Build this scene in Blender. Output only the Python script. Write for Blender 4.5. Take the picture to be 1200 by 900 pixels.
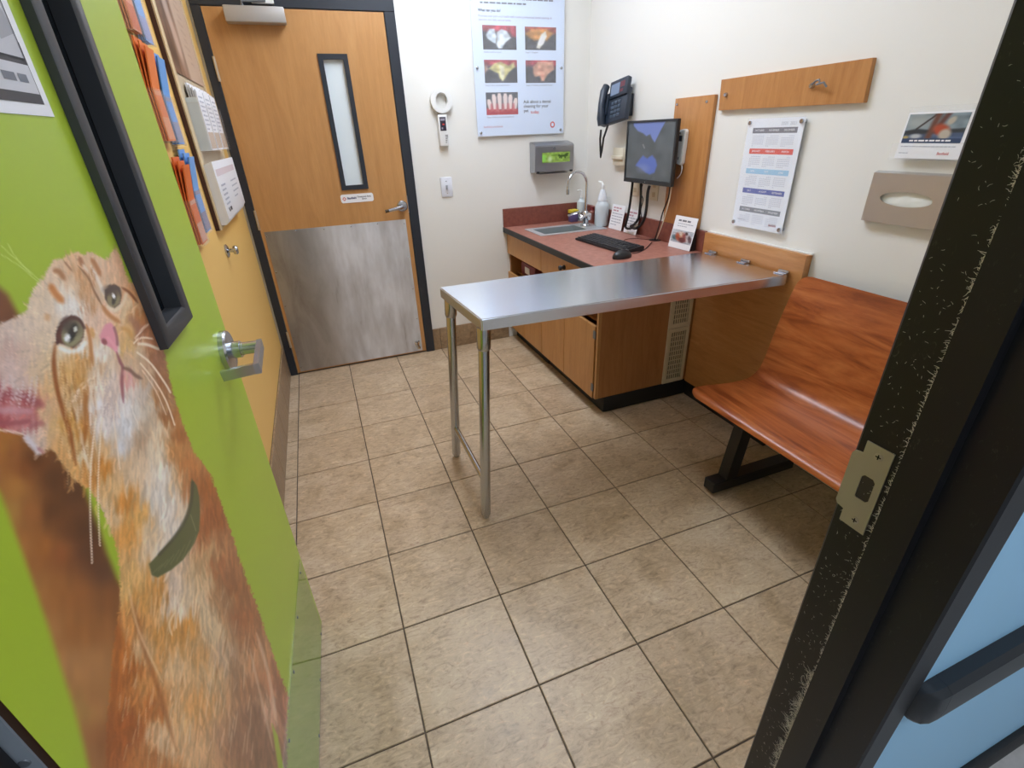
import bpy, bmesh, math, random
import numpy as np
from mathutils import Vector, Matrix
random.seed(7); RNG = np.random.RandomState(5)
for o in list(bpy.data.objects): bpy.data.objects.remove(o)
SC = bpy.context.scene; COL = SC.collection

# ------------------------------------------------------------------ camera
YAW, PITCH, ROLL, FPX = 0.348864, -0.479341, -0.040735, 568.66
CAM = np.array([0.340616, -2.120912, 1.427555])
_f = np.array([math.sin(YAW)*math.cos(PITCH), math.cos(YAW)*math.cos(PITCH), math.sin(PITCH)])
_r = np.cross(_f, [0, 0, 1]); _r /= np.linalg.norm(_r); _u = np.cross(_r, _f)
RT = _r*math.cos(ROLL)+_u*math.sin(ROLL); UP = -_r*math.sin(ROLL)+_u*math.cos(ROLL)
cam_d = bpy.data.cameras.new('camera'); cam = bpy.data.objects.new('camera', cam_d); COL.objects.link(cam)
cam_d.sensor_fit = 'HORIZONTAL'; cam_d.sensor_width = 36; cam_d.lens = FPX/1200*36; cam_d.clip_start = 0.02
M4 = Matrix(((RT[0], UP[0], -_f[0], CAM[0]), (RT[1], UP[1], -_f[1], CAM[1]), (RT[2], UP[2], -_f[2], CAM[2]), (0, 0, 0, 1)))
cam.matrix_world = M4; SC.camera = cam
def at(px, py, ax, val):
    d = _f + (px-600)/FPX*RT - (py-450)/FPX*UP
    return Vector(CAM + d*((val-CAM[ax])/d[ax]))
def project(P):
    d = P-CAM; z = d@_f
    return np.stack([600+FPX*(d@RT)/z, 450-FPX*(d@UP)/z], -1)

# ------------------------------------------------------------------ world + view
SC.view_settings.view_transform = 'Standard'; SC.view_settings.look = 'None'
SC.view_settings.gamma = 1; SC.view_settings.use_curve_mapping = False
SC.view_settings.exposure = 0.36
W = bpy.data.worlds.new('world'); SC.world = W; W.use_nodes = True
W.node_tree.nodes['Background'].inputs[0].default_value = (0.9, 0.95, 1, 1)
W.node_tree.nodes['Background'].inputs[1].default_value = 0.3
ROOM_LIGHT, ROOM_FILL_NEAR, HALL_LIGHT = 13.0, 5.0, 8.5

# ------------------------------------------------------------------ geometry of the room (metres)
XL, XR, YB, YN, ZC = -0.063, 2.19, 1.228, -1.785, 2.75
TS = 0.335

# ------------------------------------------------------------------ materials
def lin(c):
    out = []
    for v in c[:3]:
        v = v/255.0
        out.append(v/12.92 if v <= 0.04045 else ((v+0.055)/1.055)**2.4)
    return tuple(out)+(1.0,)
MATS = {}
def mat(name, col, rough=0.5, metal=0.0, **k):
    if name in MATS: return MATS[name]
    m = bpy.data.materials.new(name); m.use_nodes = True; MATS[name] = m
    nt = m.node_tree; b = nt.nodes['Principled BSDF']
    b.inputs['Base Color'].default_value = lin(col)
    b.inputs['Roughness'].default_value = rough; b.inputs['Metallic'].default_value = metal
    for kk, v in k.items():
        if kk == 'spec': b.inputs['Specular IOR Level'].default_value = v
        if kk == 'trans': b.inputs['Transmission Weight'].default_value = v
        if kk == 'alpha': b.inputs['Alpha'].default_value = v
        if kk == 'ior': b.inputs['IOR'].default_value = v
        if kk == 'coat': b.inputs['Coat Weight'].default_value = v; b.inputs['Coat Roughness'].default_value = 0.08
        if kk == 'emit':
            b.inputs['Emission Color'].default_value = lin(col); b.inputs['Emission Strength'].default_value = v
        if kk == 'aniso':
            b.inputs['Anisotropic'].default_value = v
            t = nt.nodes.new('ShaderNodeCombineXYZ'); t.inputs[1].default_value = 1
            nt.links.new(t.outputs[0], b.inputs['Tangent'])
    return m
def N(m, typ, **k):
    n = m.node_tree.nodes.new(typ)
    for a, v in k.items(): setattr(n, a, v)
    return n
def L(m, a, b): m.node_tree.links.new(a, b)
def coords(m, scale=(1, 1, 1), rot=(0, 0, 0), kind='Object', rnd=False):
    tc = N(m, 'ShaderNodeTexCoord'); mp = N(m, 'ShaderNodeMapping')
    if kind == 'World':
        g = N(m, 'ShaderNodeNewGeometry'); L(m, g.outputs['Position'], mp.inputs[0])
    else: L(m, tc.outputs[kind], mp.inputs[0])
    mp.inputs['Scale'].default_value = scale; mp.inputs['Rotation'].default_value = rot
    if rnd:
        oi = N(m, 'ShaderNodeObjectInfo'); mu = N(m, 'ShaderNodeVectorMath', operation='SCALE')
        mu.inputs[0].default_value = (37, 91, 53); L(m, oi.outputs['Random'], mu.inputs['Scale'])
        L(m, mu.outputs[0], mp.inputs['Location'])
    return mp.outputs[0]
def noise(m, vec, scale, detail=4, rough=0.55, dist=0):
    n = N(m, 'ShaderNodeTexNoise'); n.inputs['Scale'].default_value = scale
    n.inputs['Detail'].default_value = detail; n.inputs['Roughness'].default_value = rough
    n.inputs['Distortion'].default_value = dist
    if vec is not None: L(m, vec, n.inputs['Vector'])
    return n.outputs['Fac']
def ramp(m, fac, stops):
    r = N(m, 'ShaderNodeValToRGB'); L(m, fac, r.inputs[0]); e = r.color_ramp.elements
    while len(e) < len(stops): e.new(0.5)
    for i, (p, c) in enumerate(stops):
        e[i].position = p; e[i].color = lin(c) if len(c) == 3 and max(c) > 1.001 else (tuple(c)+(1,))[:4]
    return r.outputs[0]
def mix(m, fac, a, b, mode='MIX'):
    x = N(m, 'ShaderNodeMix', data_type='RGBA', blend_type=mode)
    if isinstance(fac, (int, float)): x.inputs[0].default_value = fac
    else: L(m, fac, x.inputs[0])
    for s, v in ((6, a), (7, b)):
        if isinstance(v, tuple): x.inputs[s].default_value = v
        else: L(m, v, x.inputs[s])
    return x.outputs[2]
def bump(m, h, strength=0.2, dist=0.01):
    b = N(m, 'ShaderNodeBump'); b.inputs['Strength'].default_value = strength; b.inputs['Distance'].default_value = dist
    L(m, h, b.inputs['Height']); L(m, b.outputs[0], m.node_tree.nodes['Principled BSDF'].inputs['Normal'])
def base(m, out): L(m, out, m.node_tree.nodes['Principled BSDF'].inputs['Base Color'])
def roughn(m, out): L(m, out, m.node_tree.nodes['Principled BSDF'].inputs['Roughness'])
def wood(name, dark, mid, light, axis='Z', grain=1.0, rough=0.4, warp=1.5, coat=0, contrast=(0.3, 0.5, 0.72), fine=0.1):
    m = mat(name, mid, rough, coat=coat) if coat else mat(name, mid, rough)
    s = {'Z': (9, 9, 1.1), 'Y': (9, 1.1, 9), 'X': (1.1, 9, 9)}[axis]
    v = coords(m, tuple(x*grain for x in s), kind='World')
    a = noise(m, v, 1.6, 6, 0.6, warp)
    c = ramp(m, a, [(contrast[0], dark), (contrast[1], mid), (contrast[2], light)])
    v2 = coords(m, tuple(x*grain*6 for x in s), kind='World')
    f = noise(m, v2, 3, 3, 0.6)
    base(m, mix(m, fine, c, ramp(m, f, [(0.35, (0.25, 0.25, 0.25)), (0.65, (0.8, 0.8, 0.8))]), 'OVERLAY'))
    return m

M_white = mat('wall_paint_white', (232, 231, 226), 0.55)
bump(M_white, noise(M_white, coords(M_white, kind='World'), 240, 3), 0.08, 0.002)
M_yellow = mat('wall_paint_yellow', (238, 194, 112), 0.45)
bump(M_yellow, noise(M_yellow, coords(M_yellow, kind='World'), 200, 3), 0.06, 0.002)
M_ceil = mat('ceiling_tile', (225, 225, 222), 0.9)
bump(M_ceil, noise(M_ceil, coords(M_ceil, kind='World'), 120, 4), 0.3, 0.004)
M_blue = mat('hall_paint_blue', (160, 206, 236), 0.5)
bump(M_blue, noise(M_blue, coords(M_blue, kind='World'), 150, 3), 0.05, 0.002)
M_grout = mat('grout', (92, 80, 68), 0.9)
base(M_grout, ramp(M_grout, noise(M_grout, coords(M_grout, kind='World'), 30), [(0.3, (78, 67, 57)), (0.7, (110, 97, 82))]))
M_hallfloor = mat('hall_floor', (190, 185, 180), 0.35)
base(M_hallfloor, ramp(M_hallfloor, noise(M_hallfloor, coords(M_hallfloor, kind='World'), 14), [(0.3, (170, 165, 160)), (0.7, (205, 200, 196))]))

def tile_material(name, c0, c1, c2, gloss=0.36):
    m = mat(name, c1, gloss)
    v = coords(m, (1, 1, 1), rnd=True)
    big = noise(m, v, 5.5, 5, 0.62, 0.8)
    c = ramp(m, big, [(0.30, c0), (0.5, c1), (0.70, c2)])
    vs = coords(m, (1.0, 2.6, 1), (0, 0, 0.6), rnd=True)
    st = noise(m, vs, 20, 5, 0.68, 1.6)
    c = mix(m, 0.75, c, ramp(m, st, [(0.28, (0.22, 0.21, 0.20)), (0.46, (0.48, 0.48, 0.48)), (0.56, (0.54, 0.54, 0.54)), (0.74, (0.80, 0.79, 0.77))]), 'OVERLAY')
    sp = noise(m, v, 60, 4, 0.75)
    c = mix(m, 0.6, c, ramp(m, sp, [(0.3, (0.3, 0.28, 0.26)), (0.45, (0.5, 0.5, 0.5)), (0.6, (0.5, 0.5, 0.5)), (0.75, (0.66, 0.66, 0.66))]), 'OVERLAY')
    oi = N(m, 'ShaderNodeObjectInfo')
    c = mix(m, 0.28, c, ramp(m, oi.outputs['Random'], [(0.0, (0.42, 0.40, 0.39)), (1.0, (0.58, 0.57, 0.55))]), 'OVERLAY')
    base(m, c); bump(m, st, 0.12, 0.003)
    roughn(m, ramp(m, big, [(0.3, (gloss*0.85,)*3), (0.7, (gloss*1.25,)*3)]))
    return m
M_tile = tile_material('floor_tile', (173, 150, 120), (190, 167, 138), (204, 184, 157))
M_basetile = tile_material('base_tile', (134, 110, 84), (150, 126, 98), (164, 142, 114))

M_doorwood = wood('door_veneer', (180, 130, 76), (190, 140, 85), (197, 148, 93), 'Z', 0.8, 0.38, fine=0.06)
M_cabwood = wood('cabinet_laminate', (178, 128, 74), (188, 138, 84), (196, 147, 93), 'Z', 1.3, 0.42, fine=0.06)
M_cabwood_shaded = wood('cabinet_laminate_shaded', (158, 104, 58), (168, 113, 66), (176, 122, 74), 'Z', 1.3, 0.42, fine=0.06)  # darker copy of the cabinet laminate, side shading put into the colour
M_board = wood('board_veneer', (172, 116, 64), (184, 128, 74), (192, 138, 84), 'Z', 1.2, 0.4, fine=0.08)
M_boardY = wood('board_veneer_flat', (176, 118, 66), (190, 132, 78), (198, 142, 90), 'Y', 1.2, 0.4, fine=0.08)
M_bench = wood('bench_laminate', (124, 58, 25), (164, 88, 43), (186, 110, 60), 'Y', 0.6, 0.3, 3.5, contrast=(0.32, 0.5, 0.68), fine=0.12)
M_black = mat('black_painted_metal', (30, 31, 34), 0.4)
M_navy = mat('dark_frame_paint', (40, 45, 54), 0.35)
M_rubber = mat('black_rubber', (24, 24, 26), 0.6)
M_plastic = mat('black_plastic', (32, 34, 38), 0.38)
M_key = mat('key_plastic', (44, 46, 52), 0.45)
M_phone = mat('phone_plastic', (38, 48, 62), 0.38)
M_steel = mat('brushed_steel', (196, 198, 202), 0.27, 1.0)
base(M_steel, ramp(M_steel, noise(M_steel, coords(M_steel, (3, 60, 60), kind='World'), 3, 3), [(0.3, (186, 188, 192)), (0.7, (206, 208, 212))]))
M_chrome = mat('chrome', (215, 216, 220), 0.1, 1.0)
M_satin = mat('satin_chrome', (190, 194, 202), 0.24, 1.0)
M_top = mat('table_steel', (222, 229, 240), 0.24, 1.0, aniso=0.7)
vt = coords(M_top, (1.5, 120, 1), kind='World')
roughn(M_top, ramp(M_top, noise(M_top, vt, 3, 2), [(0.3, (0.23,)*3), (0.7, (0.26,)*3)]))
M_kick = mat('kick_plate_steel', (180, 178, 176), 0.34, 0.9)
vk = coords(M_kick, (3.5, 1, 1.2), kind='World'); nk = noise(M_kick, vk, 2.2, 5, 0.6, 0.6)
vk2 = coords(M_kick, (1.5, 1, 0.42), kind='World'); nk2 = noise(M_kick, vk2, 8, 3, 0.55, 0.15)
sx = N(M_kick, 'ShaderNodeSeparateXYZ'); L(M_kick, coords(M_kick, kind='World'), sx.inputs[0])
wx = N(M_kick, 'ShaderNodeMapRange'); L(M_kick, sx.outputs[0], wx.inputs[0])
wx.inputs[1].default_value = 0.22; wx.inputs[2].default_value = 0.42
c1 = ramp(M_kick, nk, [(0.3, (150, 146, 142)), (0.6, (178, 176, 175))])
c2 = ramp(M_kick, nk2, [(0.28, (138, 130, 122)), (0.38, (192, 192, 195)), (0.7, (224, 227, 233))])
base(M_kick, mix(M_kick, wx.outputs[0], c1, c2))  # smudges at right; darker left is a reflection put into the colour
roughn(M_kick, ramp(M_kick, wx.outputs[0], [(0, (0.3,)*3), (1, (0.5,)*3)]))
L(M_kick, ramp(M_kick, wx.outputs[0], [(0, (0.85,)*3), (1, (0.3,)*3)]), M_kick.node_tree.nodes['Principled BSDF'].inputs['Metallic'])
M_counter = mat('counter_laminate', (172, 104, 84), 0.42)
vc = coords(M_counter, kind='World')
base(M_counter, ramp(M_counter, noise(M_counter, vc, 34, 6, 0.7), [(0.3, (146, 92, 78)), (0.5, (162, 107, 92)), (0.72, (178, 124, 108))]))
M_splash = mat('splash_laminate', (140, 70, 55), 0.42)
base(M_splash, ramp(M_splash, noise(M_splash, vc and coords(M_splash, kind='World'), 34, 6, 0.7), [(0.3, (118, 64, 54)), (0.72, (144, 86, 72))]))
M_paper = mat('white_paper', (238, 239, 243), 0.6)
M_offwhite = mat('ivory_plastic', (225, 218, 198), 0.45)
M_wplastic = mat('white_plastic', (232, 233, 232), 0.4)
M_vent = mat('vent_plastic', (216, 200, 168), 0.5)
M_dark = mat('dark_interior', (26, 24, 22), 0.8)
M_acrylic = mat('clear_acrylic', (250, 250, 252), 0.05, alpha=0.07)
M_frost = mat('frosted_glass', (222, 233, 238), 0.35)
M_dglass = mat('glass_dark_gap', (14, 20, 24), 0.12)  # darkness of the gap behind the pane is put into its colour
M_beige = mat('beige_frame', (214, 190, 150), 0.5)
M_edgeshade = mat('edge_in_shade', (70, 38, 30), 0.6)
M_grey = mat('grey_metal', (118, 122, 128), 0.45, 0.3)
M_strike = mat('strike_metal', (186, 180, 166), 0.4, 0.5)
M_lint = mat('grey_lint', (236, 232, 222), 0.95)
M_edge = mat('worktop_edge', (34, 36, 38), 0.5)
M_bottle = mat('translucent_bottle', (214, 224, 230), 0.3, alpha=0.82)
M_leafgrey = mat('door_edge_brown', (72, 46, 28), 0.5)
M_gphoto = mat('black_text_ink', (52, 52, 58), 0.6)
M_ink2 = mat('grey_text_ink', (120, 124, 134), 0.6)
M_inkp = mat('pale_text_ink', (176, 180, 192), 0.6)
M_red = mat('red_ink', (205, 62, 52), 0.6)
M_ptxt = mat('white_ink', (245, 245, 248), 0.6)
def print_material(name, rough=0.4):
    if name in MATS: return MATS[name]
    m = mat(name, (200, 200, 200), rough)
    a = N(m, 'ShaderNodeAttribute', attribute_name='print'); base(m, a.outputs['Color']); return m
def clear_plastic(name):
    m = mat(name, (230, 240, 225), 0.05); nt = m.node_tree
    tr = N(m, 'ShaderNodeBsdfTransparent'); tr.inputs[0].default_value = (0.93, 0.96, 0.92, 1); gl = N(m, 'ShaderNodeBsdfGlossy'); gl.inputs['Roughness'].default_value = 0.06
    fr = N(m, 'ShaderNodeFresnel'); fr.inputs[0].default_value = 1.9; mx = N(m, 'ShaderNodeMixShader')
    ge = N(m, 'ShaderNodeNewGeometry'); fm = N(m, 'ShaderNodeMath', operation='SUBTRACT'); L(m, fr.outputs[0], fm.inputs[0]); L(m, ge.outputs['Backfacing'], fm.inputs[1]); fm.use_clamp = True
    L(m, fm.outputs[0], mx.inputs[0]); L(m, tr.outputs[0], mx.inputs[1]); L(m, gl.outputs[0], mx.inputs[2]); L(m, mx.outputs[0], nt.nodes['Material Output'].inputs['Surface'])
    return m
M_print = print_material('printed_sheet', 0.45)
M_vinyl = print_material('printed_door_vinyl', 0.33)

# ------------------------------------------------------------------ mesh helpers
def bx(bm, lo, hi, bev=0.0, seg=2):
    lo = Vector(lo); hi = Vector(hi)
    lo, hi = Vector([min(a, b) for a, b in zip(lo, hi)]), Vector([max(a, b) for a, b in zip(lo, hi)])
    r = bmesh.ops.create_cube(bm, size=1.0); vs = r['verts']
    for v in vs:
        for i in range(3): v.co[i] = lo[i] if v.co[i] < 0 else hi[i]
    if bev > 0:
        es = {e for v in vs for e in v.link_edges}
        bmesh.ops.bevel(bm, geom=list(es), offset=bev, segments=seg, affect='EDGES', profile=0.5)
    return bm
def tube(bm, pts, r, n=10, cap=True):
    pts = [Vector(p) for p in pts]; rs = r if isinstance(r, (list, tuple)) else [r]*len(pts)
    rings = []; prev = None
    for i, p in enumerate(pts):
        t = (pts[min(i+1, len(pts)-1)]-pts[max(i-1, 0)]).normalized()
        if prev is None:
            a = Vector((0, 0, 1)) if abs(t.z) < 0.9 else Vector((1, 0, 0)); u = t.cross(a).normalized()
        else: u = (prev-t*prev.dot(t)).normalized()
        prev = u; w = t.cross(u)
        rings.append([bm.verts.new(p+(u*math.cos(2*math.pi*k/n)+w*math.sin(2*math.pi*k/n))*rs[i]) for k in range(n)])
    for a, b in zip(rings, rings[1:]):
        for k in range(n): bm.faces.new((a[k], a[(k+1) % n], b[(k+1) % n], b[k]))
    if cap: bm.faces.new(rings[0][::-1]); bm.faces.new(rings[-1])
    return bm
def lathe(bm, prof, o, axis=(0, 0, 1), n=24):
    ax = Vector(axis).normalized(); a = Vector((0, 0, 1)) if abs(ax.z) < 0.9 else Vector((1, 0, 0))
    u = ax.cross(a).normalized(); w = ax.cross(u); o = Vector(o); rings = []
    for r, h in prof:
        if r < 1e-6: rings.append([bm.verts.new(o+ax*h)])
        else: rings.append([bm.verts.new(o+ax*h+(u*math.cos(2*math.pi*k/n)+w*math.sin(2*math.pi*k/n))*r) for k in range(n)])
    for A, B_ in zip(rings, rings[1:]):
        for k in range(n):
            k2 = (k+1) % n
            if len(A) == 1 and len(B_) == 1: continue
            if len(A) == 1: bm.faces.new((A[0], B_[k2], B_[k]))
            elif len(B_) == 1: bm.faces.new((A[k], A[k2], B_[0]))
            else: bm.faces.new((A[k], A[k2], B_[k2], B_[k]))
    if len(rings[0]) > 1: bm.faces.new(rings[0][::-1])
    if len(rings[-1]) > 1: bm.faces.new(rings[-1])
    return bm
def prism(bm, pts, vec):
    vec = Vector(vec); a = [bm.verts.new(Vector(p)) for p in pts]; b = [bm.verts.new(Vector(p)+vec) for p in pts]
    n = len(a); bm.faces.new(a); bm.faces.new(b[::-1])
    for i in range(n): bm.faces.new((a[i], b[i], b[(i+1) % n], a[(i+1) % n]))
    return bm
def ring_plate(bm, outer, inner, fn, vec):
    """flat plate between two loops of equal count, thick along vec"""
    vec = Vector(vec); n = len(outer)
    oa = [bm.verts.new(fn(*p)) for p in outer]; ia = [bm.verts.new(fn(*p)) for p in inner]
    ob = [bm.verts.new(v.co+vec) for v in oa]; ib = [bm.verts.new(v.co+vec) for v in ia]
    for i in range(n):
        j = (i+1) % n
        bm.faces.new((oa[i], oa[j], ia[j], ia[i])); bm.faces.new((ob[j], ob[i], ib[i], ib[j]))
        bm.faces.new((oa[j], oa[i], ob[i], ob[j])); bm.faces.new((ia[i], ia[j], ib[j], ib[i]))
    return bm
ORG = {}
def obj(name, bm, m, parent=None, smooth=35, keep=False):
    """link bm as ONE mesh object; coordinates are world ones (or the parent's local ones when it is turned)"""
    if not keep: bmesh.ops.recalc_face_normals(bm, faces=bm.faces)
    me = bpy.data.meshes.new(name); bm.to_mesh(me); bm.free()
    return link(name, me, m, parent, smooth)
def link(name, me, m, parent=None, smooth=35):
    n = len(me.vertices); co = np.empty(n*3); me.vertices.foreach_get('co', co); co = co.reshape(-1, 3)
    c = (co.min(0)+co.max(0))/2; co -= c; me.vertices.foreach_set('co', co.ravel()); me.update()
    if smooth:
        me.polygons.foreach_set('use_smooth', [True]*len(me.polygons)); me.set_sharp_from_angle(angle=math.radians(smooth))
    o = bpy.data.objects.new(name, me); COL.objects.link(o)
    if m is not None: me.materials.append(m)
    c = Vector(c)
    if parent is not None:
        o.parent = parent; o.location = c-ORG[parent.name]; ORG[o.name] = c
    else: o.location = c; ORG[o.name] = c
    return o
def tag(o, label, cat, group=None, kind=None):
    if label: o['label'] = label
    if cat: o['category'] = cat
    if group: o['group'] = group
    if kind: o['kind'] = kind
    return o
def thing(name, label, cat, loc=(0, 0, 0), rotz=0, group=None, kind=None):
    o = bpy.data.objects.new(name, None); COL.objects.link(o); o.empty_display_size = 0.05
    o.location = loc; o.rotation_euler = (0, 0, rotz)
    ORG[o.name] = Vector((0, 0, 0)) if rotz else Vector(loc)   # a turned thing's parts use its own local coordinates
    return tag(o, label, cat, group, kind)
def B(): return bmesh.new()
def box(name, lo, hi, m, parent=None, bev=0.0, seg=2): return obj(name, bx(B(), lo, hi, bev, seg), m, parent)
def struct(name, bm, m, label, cat): return tag(obj(name, bm, m), label, cat, kind='structure')

# flat print helpers -----------------------------------------------------------
class Paint:
    def __init__(s, pts, col): s.p = np.asarray(pts, float); s.c = np.tile(np.array(col, float), (len(s.p), 1))
    def put(s, idx, a, col): s.c[idx] = s.c[idx]*(1-a[:, None])+np.asarray(col, float)*a[:, None]
    def poly(s, P, col, soft=1.0, alpha=1.0, pts=None):
        P = np.array(P, float); q = s.p if pts is None else pts; m = soft*2+1
        idx = np.where((q[:, 0] > P[:, 0].min()-m) & (q[:, 0] < P[:, 0].max()+m) & (q[:, 1] > P[:, 1].min()-m) & (q[:, 1] < P[:, 1].max()+m))[0]
        if not len(idx): return idx, None
        x = q[idx]; ins = np.zeros(len(idx), bool); d = np.full(len(idx), 1e9)
        for i in range(len(P)):
            a, b = P[i], P[(i+1) % len(P)]; e = b-a; w = x-a
            t = np.clip((w@e)/max(e@e, 1e-9), 0, 1); d = np.minimum(d, np.hypot(*(w-t[:, None]*e).T))
            if a[1] != b[1]:
                c = ((a[1] > x[:, 1]) != (b[1] > x[:, 1])) & (x[:, 0] < (b[0]-a[0])*(x[:, 1]-a[1])/(b[1]-a[1])+a[0]); ins ^= c
        sd = np.where(ins, d, -d); al = np.clip((sd+soft)/(2*soft), 0, 1); al = al*al*(3-2*al)*alpha
        if col is not None: s.put(idx, al, col)
        return idx, al
    def ell(s, x, y, rx, ry, col, ang=0, soft=0.25, alpha=1.0):
        c, n = math.cos(ang), math.sin(ang); dx, dy = s.p[:, 0]-x, s.p[:, 1]-y
        r = np.hypot((dx*c+dy*n)/rx, (-dx*n+dy*c)/ry); idx = np.where(r < 1+soft)[0]
        al = np.clip((1+soft-r[idx])/(2*soft), 0, 1); s.put(idx, al*alpha, col)
    def line(s, P, w, col, soft=None, alpha=1.0, taper=False):
        P = np.array(P, float)
        if len(P) > 2:   # Catmull-Rom smoothing
            Q = [P[0]]
            for i in range(len(P)-1):
                p0, p1, p2, p3 = P[max(i-1, 0)], P[i], P[i+1], P[min(i+2, len(P)-1)]
                for t in np.linspace(0.2, 1, 5): Q.append(0.5*(2*p1+(p2-p0)*t+(2*p0-5*p1+4*p2-p3)*t*t+(3*p1-p0-3*p2+p3)*t**3))
            P = np.array(Q)
        soft = w*0.6 if soft is None else soft; m = w+soft+1; q = s.p
        idx = np.where((q[:, 0] > P[:, 0].min()-m) & (q[:, 0] < P[:, 0].max()+m) & (q[:, 1] > P[:, 1].min()-m) & (q[:, 1] < P[:, 1].max()+m))[0]
        if not len(idx): return
        x = q[idx]; best = np.full(len(idx), -1e9); n = len(P)-1
        for i in range(n):
            a, b = P[i], P[i+1]; e = b-a; v = x-a; t = np.clip((v@e)/max(e@e, 1e-9), 0, 1)
            d = np.hypot(*(v-t[:, None]*e).T); f = (i+t)/n
            ww = w/2*(np.clip(4*np.minimum(f, 1-f)+0.25, 0, 1) if taper else 1)
            best = np.maximum(best, ww-d)
        al = np.clip((best+soft/2)/max(soft, 1e-6), 0, 1); s.put(idx, al*alpha, col)
    def lin(s, gain=1.0):
        c = np.clip(s.c, 0, 255)/255; l = np.where(c <= 0.04045, c/12.92, ((c+0.055)/1.055)**2.4)
        return np.clip(l*gain, 0, 1)
def vnoise(x, y, seed=0):
    r = np.random.RandomState(seed).rand(256, 256); xi = np.floor(x).astype(int); yi = np.floor(y).astype(int)
    fx = x-xi; fy = y-yi; fx = fx*fx*(3-2*fx); fy = fy*fy*(3-2*fy); g = lambda a, b: r[a % 256, b % 256]
    return (g(xi, yi)*(1-fx)+g(xi+1, yi)*fx)*(1-fy)+(g(xi, yi+1)*(1-fx)+g(xi+1, yi+1)*fx)*fy
def print_grid(name, us, vs, fn, colour, m, parent, skip=None):
    """grid sheet on fn(u,v) with per-point printed colour from colour(uv array)"""
    us = np.asarray(us); vs = np.asarray(vs); nu, nv = len(us), len(vs)
    U, V = np.meshgrid(us, vs, indexing='ij'); uv = np.stack([U.ravel(), V.ravel()], -1)
    P = fn(uv[:, 0], uv[:, 1]); col = colour(uv, P)
    i, j = np.meshgrid(np.arange(nu-1), np.arange(nv-1), indexing='ij'); k = (i*nv+j).ravel()
    f = np.stack([k, k+nv, k+nv+1, k+1], -1)
    if skip is not None:
        cu = (us[i]+us[i+1]).ravel()/2; cv = (vs[j]+vs[j+1]).ravel()/2; f = f[~skip(cu, cv)]
    me = bpy.data.meshes.new(name); me.vertices.add(len(P)); me.vertices.foreach_set('co', P.ravel())
    me.loops.add(f.size); me.loops.foreach_set('vertex_index', f.ravel().astype(np.int32))
    me.polygons.add(len(f)); me.polygons.foreach_set('loop_start', np.arange(0, f.size, 4, dtype=np.int32))
    me.update(); me.validate()
    a = me.attributes.new('print', 'FLOAT_COLOR', 'POINT')
    a.data.foreach_set('color', np.concatenate([col, np.ones((len(col), 1))], 1).ravel().astype(np.float32))
    return link(name, me, m, parent, smooth=0)
class Frame:
    """a flat panel's own axes: a to the right, b up, n out of the panel"""
    def __init__(s, o, a, b, n): s.o, s.a, s.b, s.n = map(Vector, (o, a, b, n))
    def __call__(s, x, y, z=0.0): return s.o+s.a*x+s.b*y+s.n*z
    def arr(s, u, v, z=0.0):
        o, a, b, n = (np.array(t) for t in (s.o, s.a, s.b, s.n)); return o+np.outer(u, a)+np.outer(v, b)+n*z
def fbox(bm, F, x0, x1, y0, y1, z0, z1, bev=0):
    t = B(); bx(t, (x0, y0, z0), (x1, y1, z1), bev)
    vm = {v: bm.verts.new(F(*v.co)) for v in t.verts}
    for f in t.faces: bm.faces.new([vm[v] for v in f.verts])
    t.free(); return bm
def text(name, s, F, x, y, size, m, parent, z=0.0008, align='LEFT', bold=0.0, spacing=1.0):
    cu = bpy.data.curves.new('t', 'FONT'); cu.body = s; cu.size = size; cu.align_x = align; cu.resolution_u = 2
    cu.offset = bold; cu.space_line = spacing; cu.extrude = 0.0
    to = bpy.data.objects.new('t', cu); COL.objects.link(to)
    dg = bpy.context.evaluated_depsgraph_get(); dg.update()
    me = bpy.data.meshes.new_from_object(to.evaluated_get(dg)); bpy.data.objects.remove(to); bpy.data.curves.remove(cu)
    for v in me.vertices: v.co = F(x+v.co.x, y+v.co.y, z)
    me.materials.clear(); me.name = name
    return link(name, me, m, parent, smooth=0)
def greek(bm, F, x, y, w, lines, h, gap, seed=1, z=0.0008, last=0.6):
    """rows of word-long strokes: print too small to read"""
    r = random.Random(seed)
    for i in range(lines):
        cx = x; end = x+w*(last if i == lines-1 and lines > 1 else 1)
        while cx < end-h*1.5:
            l = min(h*r.uniform(1.6, 5.0), end-cx); yy = y-i*gap
            bm.faces.new([bm.verts.new(F(*p)) for p in ((cx, yy, z), (cx+l, yy, z), (cx+l, yy+h, z), (cx, yy+h, z))]); cx += l+h*0.7
    return bm
def quad(bm, F, x0, x1, y0, y1, z=0.0008):
    bm.faces.new([bm.verts.new(F(*p)) for p in ((x0, y0, z), (x1, y0, z), (x1, y1, z), (x0, y1, z))]); return bm
def blob(bm, F, pts, z=0.0008): bm.faces.new([bm.verts.new(F(x, y, z)) for x, y in pts]); return bm
def dup(root, loc):
    r = root.copy(); COL.objects.link(r); r.location = loc
    for ch in list(root.children):
        c = ch.copy(); COL.objects.link(c); c.parent = r
        for g in ch.children:
            d = g.copy(); COL.objects.link(d); d.parent = c
    return r
def screw(F, x, y, r, m, parent, z=0.0, h=0.003, name='screw'):
    bm = lathe(B(), [(r, 0), (r, h*0.5), (r*0.75, h), (0, h)], F(x, y, z), F.n, 12)
    return obj(name, bm, m, parent)

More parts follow.
